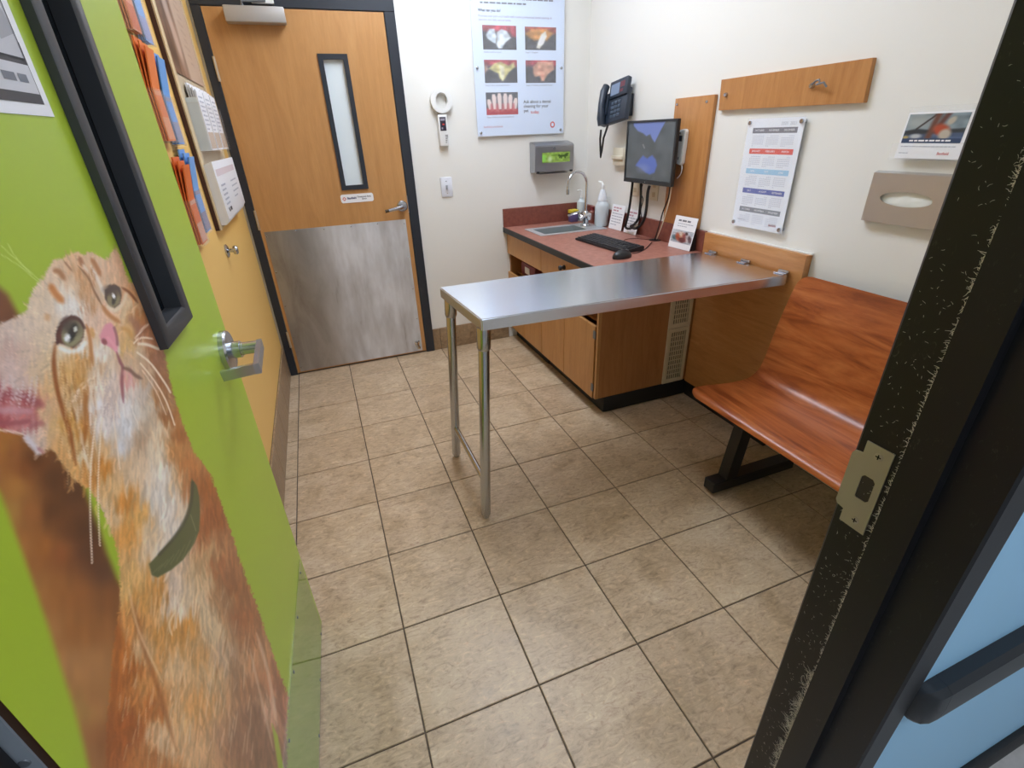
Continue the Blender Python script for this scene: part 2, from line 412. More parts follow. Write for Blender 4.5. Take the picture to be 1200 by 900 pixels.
# ================================================================== THE SETTING
# ---- floor: grout bed with every tile as its own piece
fl = struct('floor', bx(B(), (XL-0.1, YN, -0.06), (XR+0.1, YB+0.15, -0.004)), M_grout, 'mottled beige square tile floor with dark grout joints', 'floor')
def tile_mesh(w, d):
    bm = B(); bx(bm, (-w/2, -d/2, -0.006), (w/2, d/2, 0.0))
    top = [e for e in bm.edges if all(v.co.z > -0.001 for v in e.verts)]
    bmesh.ops.bevel(bm, geom=top, offset=0.0016, segments=1, affect='EDGES'); return bm
tile_cache = {}
def lay_tile(x0, x1, y0, y1):
    g = 0.0022; w = round(x1-x0-2*g, 4); d = round(y1-y0-2*g, 4)
    if w < 0.01 or d < 0.01: return
    if (w, d) not in tile_cache:
        bm = tile_mesh(w, d); me = bpy.data.meshes.new('tile'); bm.to_mesh(me); bm.free(); me.materials.append(M_tile); tile_cache[(w, d)] = me
    o = bpy.data.objects.new('tile', tile_cache[(w, d)]); COL.objects.link(o); o.parent = fl
    o.location = Vector(((x0+x1)/2, (y0+y1)/2, RNG.uniform(-0.0003, 0.0)))-ORG[fl.name]
for i in range(-1, 7):
    for j in range(-6, 4):
        x0, x1 = max(i*TS, XL), min((i+1)*TS, XR); y0, y1 = max(j*TS, YN), min((j+1)*TS, YB)
        if x1 > x0 and y1 > y0: lay_tile(x0, x1, y0, y1)
struct('floor_hall', bx(B(), (-1.6, -3.9, -0.06), (3.6, YN, 0.0)), M_hallfloor, 'pale corridor floor outside the near doorway', 'floor')
# ---- walls, ceiling
DX0, DX1, DZ = -0.05, 0.952, 2.095
bm = B()
bx(bm, (XL-0.1, YB, 0), (DX0, YB+0.13, ZC)); bx(bm, (DX1, YB, 0), (XR+0.1, YB+0.13, ZC)); bx(bm, (DX0, YB, DZ), (DX1, YB+0.13, ZC))
struct('wall_back', bm, M_white, 'white painted back wall around the wooden door', 'wall')
struct('wall_right', bx(B(), (XR, YN, 0), (XR+0.1, YB, ZC)), M_white, 'white painted right wall above counter and bench', 'wall')
struct('wall_left', bx(B(), (XL-0.1, YN, 0), (XL, YB, ZC)), M_yellow, 'yellow painted left wall behind the open green door', 'wall')
NX0, NX1 = -0.02, 1.0
bm = B()
bx(bm, (-1.6, -1.925, 0), (NX0, YN, ZC)); bx(bm, (NX1, -1.925, 0), (3.6, YN, ZC)); bx(bm, (NX0, -1.925, 2.12), (NX1, YN, ZC))
struct('wall_front', bm, M_white, 'white inner wall around the near doorway', 'wall')
bm = B(); bx(bm, (NX1, -1.931, 0.0), (3.6, -1.9255, ZC)); bx(bm, (-1.6, -1.931, 0.0), (NX0, -1.9255, ZC)); bx(bm, (NX0, -1.931, 2.12), (NX1, -1.9255, ZC))
struct('wall_hall', bm, M_blue, 'light blue corridor wall right of the black door frame', 'wall')
struct('wall_hall_far', bx(B(), (-1.6, -4.0, 0), (3.6, -3.9, ZC)), M_white, 'white corridor wall behind the viewer', 'wall')
struct('ceiling', bx(B(), (-1.7, -4.0, ZC), (3.7, YB+0.15, ZC+0.1)), M_ceil, 'white ceiling over room and corridor', 'ceiling')
# ---- tiled base along left and back walls
def base_row(root, horizontal, h, a0, a1, fixed, thick):
    k = math.floor(a0/TS)
    while k*TS < a1:
        s, e = max(k*TS, a0), min((k+1)*TS, a1); k += 1
        if e-s < 0.02: continue
        bm = B()
        if horizontal: bx(bm, (s+0.001, fixed-thick, 0.001), (e-0.001, fixed-0.002, h), 0.002, 1)
        else: bx(bm, (fixed+0.002, s+0.001, 0.001), (fixed+thick, e-0.001, h), 0.002, 1)
        obj('base_tile', bm, M_basetile, root)
bl = struct('baseboard_left', bx(B(), (XL, YN+0.02, 0.0), (XL+0.003, YB-0.012, 0.208)), M_grout, 'brown tile base along the yellow wall', 'baseboard')
base_row(bl, False, 0.21, YN+0.02, YB-0.012, XL, 0.011)
bb = struct('baseboard_back', bx(B(), (DX1, YB-0.003, 0.0), (1.55, YB, 0.163)), M_grout, 'brown tile base along the back wall beside the door', 'baseboard')
base_row(bb, True, 0.165, DX1, 1.55, YB, 0.011)
bh = struct('baseboard_hall', bx(B(), (NX1+0.01, -1.943, 0.0), (3.5, -1.931, 0.1), 0.002), M_rubber, 'black rubber base below the blue corridor wall', 'baseboard')

# ---- ceiling lights (room and corridor lamps, plus an added fill panel)
def troffer(name, label, cx, cy, w, d, strength, nlens):
    t = thing(name, label, 'light', (cx, cy, ZC))
    bm = B()
    for x0, x1, y0, y1 in ((-w/2-0.03, w/2+0.03, -d/2-0.03, -d/2), (-w/2-0.03, w/2+0.03, d/2, d/2+0.03), (-w/2-0.03, -w/2, -d/2, d/2), (w/2, w/2+0.03, -d/2, d/2)):
        bx(bm, (cx+x0, cy+y0, ZC-0.02), (cx+x1, cy+y1, ZC-0.0005))
    obj('light_frame', bm, M_wplastic, t)
    m = mat('lamp_diffuser_'+name, (232, 241, 255), 0.6, emit=strength)
    obj('diffuser', bx(B(), (cx-w/2, cy-d/2, ZC-0.012), (cx+w/2, cy+d/2, ZC-0.006)), m, t)
troffer('ceiling_light', 'recessed rectangular ceiling light panel over the worktop side of the room', 1.12, 0.3, 0.6, 1.2, ROOM_LIGHT, 1)
troffer('entry_fill_light', 'added square fill light panel on the ceiling inside the near doorway', 1.0, -1.05, 0.6, 0.6, ROOM_FILL_NEAR, 1)  # added fill: lightens table shadows, near floor and green door
troffer('corridor_light', 'recessed ceiling light panel over the corridor', 1.15, -2.95, 1.2, 0.6, HALL_LIGHT, 1)

# ================================================================== BACK DOOR
YF = 1.214                                   # face of leaf and frame
bm = B()
bx(bm, (DX0, YF-0.004, 0), (-0.006, YB+0.13, 2.038), 0.002, 1); bx(bm, (0.893, YF-0.004, 0), (DX1, YB+0.13, 2.038), 0.002, 1); bx(bm, (DX0, YF-0.004, 2.038), (DX1, YB+0.13, DZ), 0.002, 1)
struct('trim_1', bm, M_navy, 'dark steel frame around the wooden back door', 'door frame')
d1 = thing('door_1', 'orange-brown wooden door with steel kick plate and narrow frosted window', 'door', (0.44, YF+0.02, 0), kind='structure')
F = Frame((0, YF, 0), (1, 0, 0), (0, 0, 1), (0, -1, 0))
lx0, lx1, lz0, lz1 = 0.503, 0.661, 1.147, 1.841
bm = B()
for x0, x1, z0, z1 in ((-0.003, lx0+0.02, 0.012, 2.034), (lx1-0.02, 0.889, 0.012, 2.034), (lx0+0.02, lx1-0.02, 0.012, lz0+0.02), (lx0+0.02, lx1-0.02, lz1-0.02, 2.034)):
    bx(bm, (x0, YF, z0), (x1, YF+0.045, z1))
obj('door_leaf', bm, M_doorwood, d1)
def rect_loop(x0, x1, y0, y1): return [(x0, y0), (x1, y0), (x1, y1), (x0, y1)]
lf = obj('window_frame', ring_plate(B(), rect_loop(lx0, lx1, lz0, lz1), rect_loop(lx0+0.026, lx1-0.026, lz0+0.026, lz1-0.026), lambda a, b: F(a, b, 0.001), F.n*0.009), M_navy, d1)
obj('window_pane', fbox(B(), F, lx0+0.021, lx1-0.021, lz0+0.021, lz1-0.021, -0.02, -0.012), M_frost, lf)
kp = obj('kick_plate', fbox(B(), F, 0.015, 0.862, 0.02, 0.947, 0.0005, 0.0022), M_kick, d1)
for z in np.linspace(0.05, 0.92, 5):
    for x in (0.025, 0.85): screw(F, x, z, 0.004, M_satin, kp, 0.0022, 0.0015)
for x in np.linspace(0.19, 0.68, 4): screw(F, x, 0.935, 0.004, M_satin, kp, 0.0022, 0.0015)
bm = B(); t_ = [(0.486, 1.082), (0.494, 1.073), (0.674, 1.073), (0.682, 1.081), (0.682, 1.114), (0.674, 1.122), (0.494, 1.122), (0.486, 1.114)]
prism(bm, [F(x, z, 0.0005) for x, z in t_], F.n*0.002)
pq = obj('name_plate', bm, M_paper, d1); pq['label'] = 'white name plate with logo below the narrow window'
text('lettering', 'Banfield', F, 0.525, 1.094, 0.017, mat('navy_ink', (50, 60, 110), 0.6), pq, 0.003, bold=0.0006)
text('lettering', 'Treatment Area\nDoor', F, 0.626, 1.1, 0.0125, M_gphoto, pq, 0.003, 'CENTER', 0.0003)
bm = B(); ring_plate(bm, [(0.507, 1.085), (0.519, 1.097), (0.507, 1.109), (0.495, 1.097)], [(0.507, 1.09), (0.514, 1.097), (0.507, 1.104), (0.5, 1.097)], lambda a, b: F(a, b, 0.0028), F.n*0.0004); obj('emblem', bm, M_red, pq)
# lever
lv = obj('lever_handle', lathe(B(), [(0.034, 0), (0.034, 0.006), (0.028, 0.013), (0.014, 0.014), (0.013, 0.045), (0, 0.045)], F(0.852, 1.028, 0.0005), F.n, 24), M_satin, d1)
obj('lever', tube(B(), [F(0.852, 1.028, 0.044), F(0.838, 1.027, 0.056), F(0.80, 1.022, 0.058), F(0.758, 1.015, 0.057)], [0.012, 0.0115, 0.0105, 0.0095], 10), M_satin, lv)
obj('lever_tip', tube(B(), [F(0.758, 1.015, 0.057), F(0.735, 1.011, 0.056)], [0.0095, 0.009], 10), mat('dark_lever_end', (74, 62, 44), 0.5), lv)
# closer
cl = obj('door_closer', fbox(B(), F, 0.1, 0.38, 1.962, 2.03, 0.0005, 0.075, 0.006), mat('closer_cover', (176, 172, 168), 0.45, 0.3), d1)
obj('closer_arm', tube(B(), [F(0.19, 2.03, 0.05), F(0.19, 2.055, 0.05), F(0.3, 2.062, 0.03)], 0.009, 8), M_grey, cl)
obj('closer_bracket', fbox(B(), F, 0.235, 0.34, 2.05, 2.075, 0.004, 0.03), M_wplastic, cl)
for z0, z1 in ((1.715, 1.825), (0.962, 1.072), (0.205, 0.315)):
    obj('hinge', tube(B(), [F(-0.0045, z0, 0.008), F(-0.0045, z1, 0.008)], 0.007, 10), mat('hinge_metal', (200, 188, 170), 0.35, 0.7), d1)
bm = lathe(B(), [(0.02, 0), (0.02, 0.006), (0.008, 0.01)], F(0.83, 0.085, 0.0022), F.n, 16)
hs = obj('hold_open_stop', bm, M_chrome, d1)
obj('stop_arm', tube(B(), [F(0.828, 0.09, 0.012), F(0.834, 0.06, 0.02), F(0.836, 0.045, 0.022)], [0.009, 0.008, 0.011], 10), M_chrome, hs)
obj('latch_plate', fbox(B(), F, 0.8892, 0.8925, 0.985, 1.09, -0.003, 0.002), M_satin, d1)

# ================================================================== NEAR DOOR FRAME (black hollow steel) + strike
XJ = 0.95
prof = [(NX1, YN-0.001), (NX1, YN+0.006), (XJ+0.004, YN+0.006), (XJ, YN+0.002), (XJ, -1.842), (XJ-0.016, -1.842), (XJ-0.016, -1.883), (XJ, -1.883), (XJ, -1.934), (XJ+0.003, -1.937), (NX1, -1.937), (NX1, -1.931)]
bm = B(); prism(bm, [(x, y, 0.001) for x, y in prof], (0, 0, 2.07))
XK = 0.03
profl = [(XK+XJ-x if x < NX1 else NX0, y) for x, y in prof]
prism(bm, [(x, y, 0.001) for x, y in profl], (0, 0, 2.07))
bx(bm, (NX0, -1.937, 2.0711), (NX1, YN+0.006, 2.1195)); bx(bm, (XK+0.001, -1.883, 2.055), (XJ-0.001, -1.842, 2.0711))
fr = struct('trim_2', bm, mat('scuffed_black_frame', (27, 27, 29), 0.42), 'scuffed black steel frame of the near doorway with lint along it', 'door frame')
mf = MATS['scuffed_black_frame']
sc = noise(mf, coords(mf, (1, 1, 0.5), kind='World'), 120, 4, 0.75, 1.5); sc2 = noise(mf, coords(mf, kind='World'), 14, 3)
base(mf, mix(mf, mix(mf, 1.0, ramp(mf, sc, [(0.60, (0, 0, 0)), (0.72, (0.35, 0.35, 0.35))]), ramp(mf, sc2, [(0.45, (0, 0, 0)), (0.62, (1, 1, 1))]), 'MULTIPLY'), lin((21, 21, 25)), lin((120, 118, 110))))
# lint caught in the corner of rabbet and stop: countless hairs
bm = B(); rr = random.Random(3)
def hair(p, d, l, r):
    q = [p]
    for i in range(4):
        d = (d+Vector((rr.gauss(0, .1), rr.gauss(0, .35), rr.gauss(0, .45)))).normalized(); q.append(q[-1]+d*l/4)
    for v in q: v.x = min(v.x, XJ-0.0004)
    tube(bm, q, [r, r, r*0.9, r*0.7, r*0.4], 3)
for i in range(6500):
    z = rr.uniform(0.05, 1.75)
    hair(Vector((XJ-0.001-abs(rr.gauss(0, .0008)), -1.8405+abs(rr.gauss(0, .0016)), z)), Vector((0, rr.uniform(-0.1, 0.45), rr.choice((-1, 1)))), rr.uniform(.004, .012), .00042)
for i in range(420):
    z = rr.uniform(0.2, 1.7); hair(Vector((XJ-0.001, rr.uniform(-1.838, -1.79), z)), Vector((0, rr.uniform(-1, 1), rr.uniform(-1, 1))), rr.uniform(.0015, .005), .0002)
for z, n in ((0.60, 50), (0.53, 70), (0.47, 80), (0.40, 60), (0.36, 40)):
    for k in range(n): hair(Vector((XJ-0.0015, -1.838+abs(rr.gauss(0, .005)), z+rr.gauss(0, .014))), Vector((0, rr.uniform(-0.6, 1), rr.uniform(-1, 1))), rr.uniform(.006, .02), .00034)
lt = obj('lint', bm, M_lint, fr, smooth=0); lt['kind'] = 'stuff'
# strike plate on the jamb
FS = Frame((XJ, 0, 0), (0, -1, 0), (0, 0, 1), (-1, 0, 0))     # a = toward the corridor
bm = B(); y0, ym, y1 = 1.779, 1.792, 1.827
outline = [(ym, 0.921), (y1, 0.921), (y1, 1.055), (ym, 1.055), (ym, 1.036), (y0+0.003, 1.034), (y0, 1.028), (y0, 0.948), (y0+0.003, 0.943), (ym, 0.941)]
hole = [(1.8015, 0.969), (1.8145, 0.969), (1.818, 0.973), (1.818, 1.003), (1.8145, 1.007), (1.8035, 1.007), (1.8, 1.003), (1.8, 0.99), (1.8, 0.975), (1.8, 0.971)]
ring_plate(bm, outline, hole, lambda a, b: FS(a, b, 0.0003), FS.n*0.0016)
sp = obj('strike_plate', bm, M_strike, fr); sp['label'] = 'worn steel strike plate'
obj('strike_pocket', fbox(B(), FS, 1.7995, 1.8185, 0.968, 1.008, 0.0001, 0.0006), mat('strike_hole', (66, 58, 48), 0.7), sp)
for z in (0.935, 1.041):
    s_ = screw(FS, 1.811, z, 0.0055, M_strike, sp, 0.0018, 0.001)
    obj('screw_slot', fbox(fbox(B(), FS, 1.8075, 1.8145, z-0.0008, z+0.0008, 0.0027, 0.0030), FS, 1.8102, 1.8118, z-0.0035, z+0.0035, 0.0027, 0.0031), M_dark, sp)

# ---- black crash rail on the blue corridor wall
hr = thing('crash_rail', 'black padded crash rail on the light blue corridor wall', 'rail', (2.0, -1.94, 0.62))
def rail_prof(x): return [(x, -1.9312, 0.628), (x, -1.948, 0.628), (x, -1.957, 0.636), (x, -1.959, 0.665), (x, -1.957, 0.697), (x, -1.948, 0.705), (x, -1.9312, 0.705)]
bm = B(); prism(bm, rail_prof(1.045), (2.3, 0, 0)); obj('rail_cover', bm, M_plastic, hr)
bm = B(); a = [[bm.verts.new(Vector((1.0445-dx, -1.9312+(y+1.9312)*k, 0.6665+(z-0.6665)*(0.55+0.45*k))) ) for _, y, z in rail_prof(0)] for dx, k in ((0, 1), (0.016, 0.97), (0.03, 0.82), (0.038, 0.5), (0.041, 0.12))]
for r0, r1 in zip(a, a[1:]):
    for k in range(7): bm.faces.new((r0[k], r0[(k+1) % 7], r1[(k+1) % 7], r1[k]))
bm.faces.new(a[0]); bm.faces.new(a[-1][::-1]); obj('end_cap', bm, M_plastic, hr)

# ================================================================== NEAR GREEN DOOR, swung open, kitten print on its corridor face
GA = np.array([0.085, -0.886]); GD = np.array([-0.0445, -0.9990]); GN = np.array([0.9990, -0.0445])
GW, GH = 0.893, 2.032
d2 = thing('door_2', 'open lime green door printed with a large ginger kitten', 'door', (GA[0], GA[1], 0), math.atan2(GD[1], GD[0]), kind='structure')
ws0, ws1, wz0, wz1 = 0.225, 0.385, 1.145, 1.84          # narrow window, outer edge of its moulding
FG = Frame((0, 0, 0), (1, 0, 0), (0, 0, 1), (0, 1, 0))
def plate4(bm, t0, t1, inset):
    a0, a1, b0, b1 = ws0+inset, ws1-inset, wz0+inset, wz1-inset
    for x0, x1, z0, z1 in ((0, a0, 0.012, GH), (a1, GW, 0.012, GH), (a0, a1, 0.012, b0), (a0, a1, b1, GH)): bx(bm, (x0, t0, z0), (x1, t1, z1))
    return bm
obj('door_leaf', plate4(B(), -0.045, 0.0, 0.02), M_leafgrey, d2)
CATGAIN = 1.34
GREEN = (152, 175, 48)
HEADBODY = [(-500, 395), (-20, 385), (0, 378), (18, 372), (30, 365), (34, 350), (38, 338), (45, 330), (52, 322), (57, 311), (62, 304), (72, 304), (78, 299), (84, 296), (90, 295), (97, 299), (103, 296), (110, 296),
            (118, 302), (127, 303), (132, 293), (137, 291), (150, 330), (200, 340), (192, 405), (193, 420), (197, 440), (205, 470), (213, 495), (220, 512), (226, 530), (236, 541), (246, 556), (254, 578), (262, 600), (270, 622), (280, 655),
            (290, 682), (300, 708), (312, 745), (322, 775), (332, 800), (338, 818), (336, 850), (334, 1100), (120, 1100), (124, 850), (132, 760), (140, 705), (140, 688), (139, 668), (137, 647), (127, 617), (117, 594), (108, 580), (103, 574),
            (92, 566), (82, 558), (74, 547), (66, 536), (60, 526), (54, 527), (52, 532), (46, 533), (40, 526), (30, 519), (24, 509), (10, 507), (0, 502), (-20, 495), (-500, 480)]
BLUR = [(-500, 250), (-20, 322), (8, 345), (20, 368), (40, 385), (110, 500), (98, 572), (108, 600), (116, 622), (124, 648), (136, 678), (150, 700), (160, 1100), (112, 1100), (104, 905), (97, 872), (84, 825), (68, 775), (54, 730), (40, 690), (26, 650), (12, 612), (0, 580), (-20, 545), (-500, 450)]
SBLUR = """5 360 120 75 50 15 372 112 68 44 2 505 170 108 48 5 525 165 108 50 15 530 140 85 48 30 550 132 76 40 40 540 98 58 32 60 560 92 56 34 85 580 88 54 34 18 570 168 114 58 12 600 160 118 60 35 600 152 94 50 60 600 100 60 34 80 620 100 60 35 30 640 160 104 56 50 640 155 95 45
70 650 142 82 45 100 620 86 52 34 100 650 92 56 38 120 670 95 60 42 45 690 165 112 62 65 690 150 95 50 90 700 148 92 50 125 705 132 82 46 60 740 170 118 70 85 740 150 95 50 110 735 150 95 52 80 780 170 120 74 105 780 168 116 70 110 820 166 112 66 92 830 160 120 66 120 870 142 88 50 105 880 150 100 60"""
SFUR = """70 312 208 184 164 85 303 206 176 150 92 322 198 162 130 105 304 204 178 156 116 308 208 184 168 128 312 204 174 152 137 315 200 164 140 146 330 196 160 134 60 328 212 192 176 48 345 208 192 176 75 345 220 212 206 86 336 206 184 164 96 342 192 156 124 105 352 196 162 132 120 342 204 184 168
133 328 202 172 148 152 345 196 150 114 45 365 212 196 182 82 362 220 218 222 93 372 222 222 226 106 374 208 184 170 114 378 218 188 174 124 374 216 186 170 150 366 208 188 162 160 374 166 116 78 166 390 150 102 78 176 402 166 118 92 150 384 202 170 128 30 385 208 192 182 10 390 202 186 182 14 406 192 166 162
30 410 202 182 172 50 400 208 192 176 58 420 208 188 162 14 430 198 178 178 14 452 202 186 188 40 440 208 188 166 30 458 200 180 176 56 460 212 182 142 50 482 206 182 152 4 466 160 84 90 30 472 150 74 80 42 470 176 120 116 14 483 190 140 148 36 488 172 108 114 4 496 160 86 92 30 500 178 122 130 46 508 204 182 172 36 514 200 188 190 14 504 176 120 122
60 505 206 176 136 75 530 202 162 116 90 550 206 166 116 86 418 196 156 106 98 425 190 146 94 80 440 202 168 118 96 446 186 142 86 86 470 196 168 134 94 476 208 188 168 80 492 190 150 90 96 502 186 136 76 86 518 202 172 128 100 534 210 196 172 106 552 184 132 76 122 546 184 128 66 126 524 200 168 130
75 409 218 206 190 95 407 232 230 228 104 405 212 190 166 116 414 226 220 220 118 430 206 186 166 126 440 214 198 184 115 450 226 216 210 130 450 214 200 198 126 466 208 192 188 114 476 222 216 220 130 482 214 204 208 118 496 212 206 212
148 404 210 178 128 150 418 196 168 144 160 410 204 184 160 155 430 198 178 158 166 424 192 166 142 177 420 150 106 86 186 432 144 100 76 192 452 148 104 74 172 446 188 162 138 182 470 166 130 96 196 490 154 104 64 208 512 150 98 58 150 446 206 154 150 156 456 220 210 210 166 460 192 182 178 150 480 220 220 230 146 500 212 216 230
160 480 210 206 206 176 480 196 186 176 166 502 180 164 150 186 506 216 202 184 138 522 208 212 228 166 520 174 150 130 186 530 210 200 186 197 520 192 162 130 206 532 180 130 84 217 546 174 118 74 150 546 202 178 152 160 556 208 188 168 190 555 216 212 212 205 562 202 178 150 226 566 160 104 64 242 577 150 94 54
130 570 204 174 136 146 590 190 134 72 160 602 202 162 106 186 580 216 212 212 200 600 222 216 216 214 600 210 196 180 130 602 208 184 156 150 622 196 146 86 176 626 208 188 164 196 640 216 206 200 208 620 218 210 206 240 620 150 94 60 250 600 146 90 56 245 650 190 160 126 234 680 196 172 142 257 660 150 100 70 248 632 170 124 92
150 682 202 168 118 166 702 196 150 94 186 692 186 140 84 203 688 210 194 184 206 712 222 208 198 194 740 184 138 82 216 730 190 140 80 226 702 210 190 166 240 720 200 180 154 252 742 196 176 150 262 702 168 132 102 272 690 140 94 64 282 722 146 96 66 292 742 158 112 82
152 730 192 142 92 166 760 210 180 146 186 770 196 150 100 206 780 210 180 146 232 770 196 156 110 246 790 200 170 136 262 772 180 156 136 277 780 166 132 106 300 772 180 136 104 315 790 172 122 92 326 802 150 100 76 146 762 170 108 58 156 792 160 98 52 166 802 192 140 90 176 832 164 104 58 150 852 150 88 48 190 862 206 176 146 180 892 166 110 66
210 840 204 168 128 232 830 196 150 100 226 872 204 168 132 250 842 194 158 122 266 852 162 126 102 282 862 140 104 84 300 842 132 96 76 310 872 126 92 72 320 832 190 154 134 331 830 152 102 82 132 742 166 104 58 140 800 160 100 56 132 872 142 84 48 300 810 150 112 88 312 826 196 160 138"""
def samples(s): return np.array([float(x) for x in s.split()]).reshape(-1, 5)
def idw(q, S, p=4.4):
    out = np.zeros((len(q), 3)); wt = np.zeros(len(q))
    for x, y, r, g, b in S:
        w = 1.0/((q[:, 0]-x)**2+(q[:, 1]-y)**2+60)**(p/2); out += w[:, None]*np.array([r, g, b]); wt += w
    return out/wt[:, None]
def TONE(c):
    """ginger fur: warm the midtones, keep the white bib near white"""
    l = c.mean(1, keepdims=True); sat = (c.max(1, keepdims=True)-c.min(1, keepdims=True)); k = np.clip(sat/60, 0, 1)
    c = l+(c-l)*(1+0.15*k); return np.clip(c*np.array([1.0, 0.975, 0.92]), 0, 255)
def kitten(uv, P):
    wp = np.stack([GA[0]+GD[0]*uv[:, 0], GA[1]+GD[1]*uv[:, 0], uv[:, 1]], -1)
    q = project(wp); cam_side = (wp-CAM)@_f
    q[cam_side < 0.02] = (-900, -900)
    p = Paint(q, GREEN); x, y = q[:, 0], q[:, 1]
    # soft blurred body behind
    idx, al = p.poly(BLUR, None, soft=6)
    c = idw(q[idx], samples(SBLUR), 3.0); c *= (1+0.10*(vnoise(q[idx, 0]/9, q[idx, 1]/22, 3)-0.5))[:, None]
    p.c[idx] = p.c[idx]*(1-al[:, None])+c*al[:, None]
    # head and body with a furry outline
    jit = np.stack([x+3.6*(vnoise(x/1.6, y/1.6, 11)-0.5), y+3.6*(vnoise(x/1.6+9, y/1.6, 12)-0.5)], -1)
    idx, al = p.poly(HEADBODY, None, soft=1.6, pts=jit)
    qq = q[idx]; warp = np.stack([qq[:, 0]+8*(vnoise(qq[:, 0]/5, qq[:, 1]/20, 21)-0.5), qq[:, 1]+22*(vnoise(qq[:, 0]/2.6, qq[:, 1]/40, 22)-0.5)], -1)
    c = idw(warp, samples(SFUR)); c = TONE(c)
    body = np.clip((qq[:, 1]-500)/120, 0, 1)
    st = (vnoise(qq[:, 0]/1.7, qq[:, 1]/13, 31)-0.5)*(0.09+0.07*body)+(vnoise(qq[:, 0]/5+qq[:, 1]/40, qq[:, 1]/45, 32)-0.5)*0.12*body+(vnoise(qq[:, 0]/1.3, qq[:, 1]/3, 33)-0.5)*0.07
    c *= (1+st)[:, None]; p.c[idx] = p.c[idx]*(1-al[:, None])+c*al[:, None]
    # fur: short strokes in the colour of the spot, combed away from the nose and down the chest
    S = samples(SFUR); HB = np.array(HEADBODY, float); r2 = np.random.RandomState(77)
    cand = np.stack([r2.uniform(0, 335, 1500), r2.uniform(295, 900, 1500)], -1); tint = TONE(idw(cand, S))
    probe = Paint(cand, (0, 0, 0)); ii, aa = probe.poly(HEADBODY, None, soft=3); ok = np.zeros(len(cand)); ok[ii] = aa
    for (cx_, cy_), tc_, a_ in zip(cand, tint, ok):
        if a_ < 0.98: continue
        hd = np.array([cx_-126, cy_-398])/max(math.hypot(cx_-126, cy_-398), 1); k = min(max((cy_-470)/110, 0), 1); dn = np.array([-0.12 if cx_ < 230 else 0.22, 1.0])
        dv = hd*(1-k)+dn*k; dv /= np.hypot(*dv); ln = (6+8*r2.rand())*(1-k)+(12+20*r2.rand())*k; bend = np.array([-dv[1], dv[0]])*r2.uniform(-.18, .18)*ln
        f_ = r2.choice((0.84, 0.9, 1.09, 1.16)); c0_ = np.array([cx_, cy_])
        p.line([c0_, c0_+dv*ln*.5+bend, c0_+dv*ln], r2.uniform(1.3, 2.4)*(1+.5*k), np.clip(tc_*f_, 0, 250), alpha=.5, taper=True)
    # left ear folds
    for P_, w, col, a in (([(-20, 470), (10, 462), (30, 467), (44, 473)], 9, (146, 72, 78), .75), ([(-20, 494), (12, 496), (32, 494)], 6, (152, 80, 86), .7), ([(-20, 482), (14, 481), (34, 482)], 7, (196, 150, 160), .6), ([(36, 500), (48, 496)], 6, (158, 90, 92), .6), ([(-20, 503), (8, 505), (24, 509)], 2.5, (222, 200, 180), .8), ([(30, 514), (44, 530)], 7, (208, 200, 206), .8), ([(44, 526), (49, 530)], 4, (172, 110, 110), .7)):
        p.line(P_, w, col, alpha=a)
    for k in range(26):
        u = RNG.uniform(0, 46); p.line([(u, 452+RNG.uniform(-12, 8)), (u-5, 470+RNG.uniform(-4, 8))], 1.2, (212, 196, 196), alpha=.5)
    # head markings
    for P_, w, col, a in (([(62, 317), (69, 319), (75, 328)], 6, (158, 104, 64), .85), ([(58, 334), (64, 344), (73, 354)], 8, (190, 112, 50), .85), ([(53, 368), (56, 376)], 7, (198, 150, 100), .7),
                          ([(92, 301), (96, 312)], 5, (150, 92, 58), .8), ([(106, 303), (112, 312), (117, 323)], 5, (164, 102, 58), .8), ([(74, 306), (84, 318)], 2.5, (150, 100, 70), .7),
                          ([(91, 312), (103, 326), (110, 342), (119, 358)], 2.4, (122, 80, 54), .75), ([(96, 310), (106, 324)], 4, (222, 206, 190), .7), ([(106, 312), (116, 332), (121, 345)], 4, (224, 214, 206), .7),
                          ([(119, 358), (127, 369), (140, 378)], 5, (176, 112, 60), .8), ([(100, 380), (104, 394), (106, 412), (108, 428)], 4, (176, 110, 54), .8), ([(106, 384), (109, 396)], 5, (196, 138, 62), .6),
                          ([(142, 337), (151, 343), (161, 355)], 3, (128, 74, 44), .85), ([(150, 372), (158, 380), (166, 392)], 9, (140, 92, 76), .5), ([(141, 384), (150, 388), (154, 396)], 5, (196, 140, 70), .6),
                          ([(64, 402), (62, 425), (66, 456), (74, 485), (81, 508), (88, 545)], 5.5, (138, 74, 34), .85), ([(69, 418), (72, 440), (80, 470)], 4, (214, 176, 116), .6), ([(102, 455), (99, 476), (100, 502), (96, 524)], 6, (160, 96, 42), .8),
                          ([(84, 478), (88, 494)], 3, (150, 96, 48), .7), ([(74, 440), (80, 462)], 3, (168, 118, 66), .6), ([(92, 455), (88, 470)], 4, (222, 204, 184), .6), ([(92, 500), (98, 530), (106, 556)], 4, (222, 208, 190), .5), ([(104, 510), (110, 552)], 7, (172, 112, 54), .5),
                          ([(117, 425), (118, 440)], 3, (190, 146, 104), .6), ([(123, 424), (122, 434)], 3, (186, 142, 100), .5), ([(117, 470), (113, 480)], 8, (226, 222, 226), .6), ([(136, 398), (139, 415)], 4, (222, 216, 210), .6)):
        p.line(P_, w, col, alpha=a, taper=True)
    for k in range(40):     # whisker-pad specks
        u = RNG.uniform(118, 140); v = RNG.uniform(428, 486); p.line([(u, v), (u-1, v+RNG.uniform(5, 12))], 1.3, (180, 160, 156), alpha=.45)
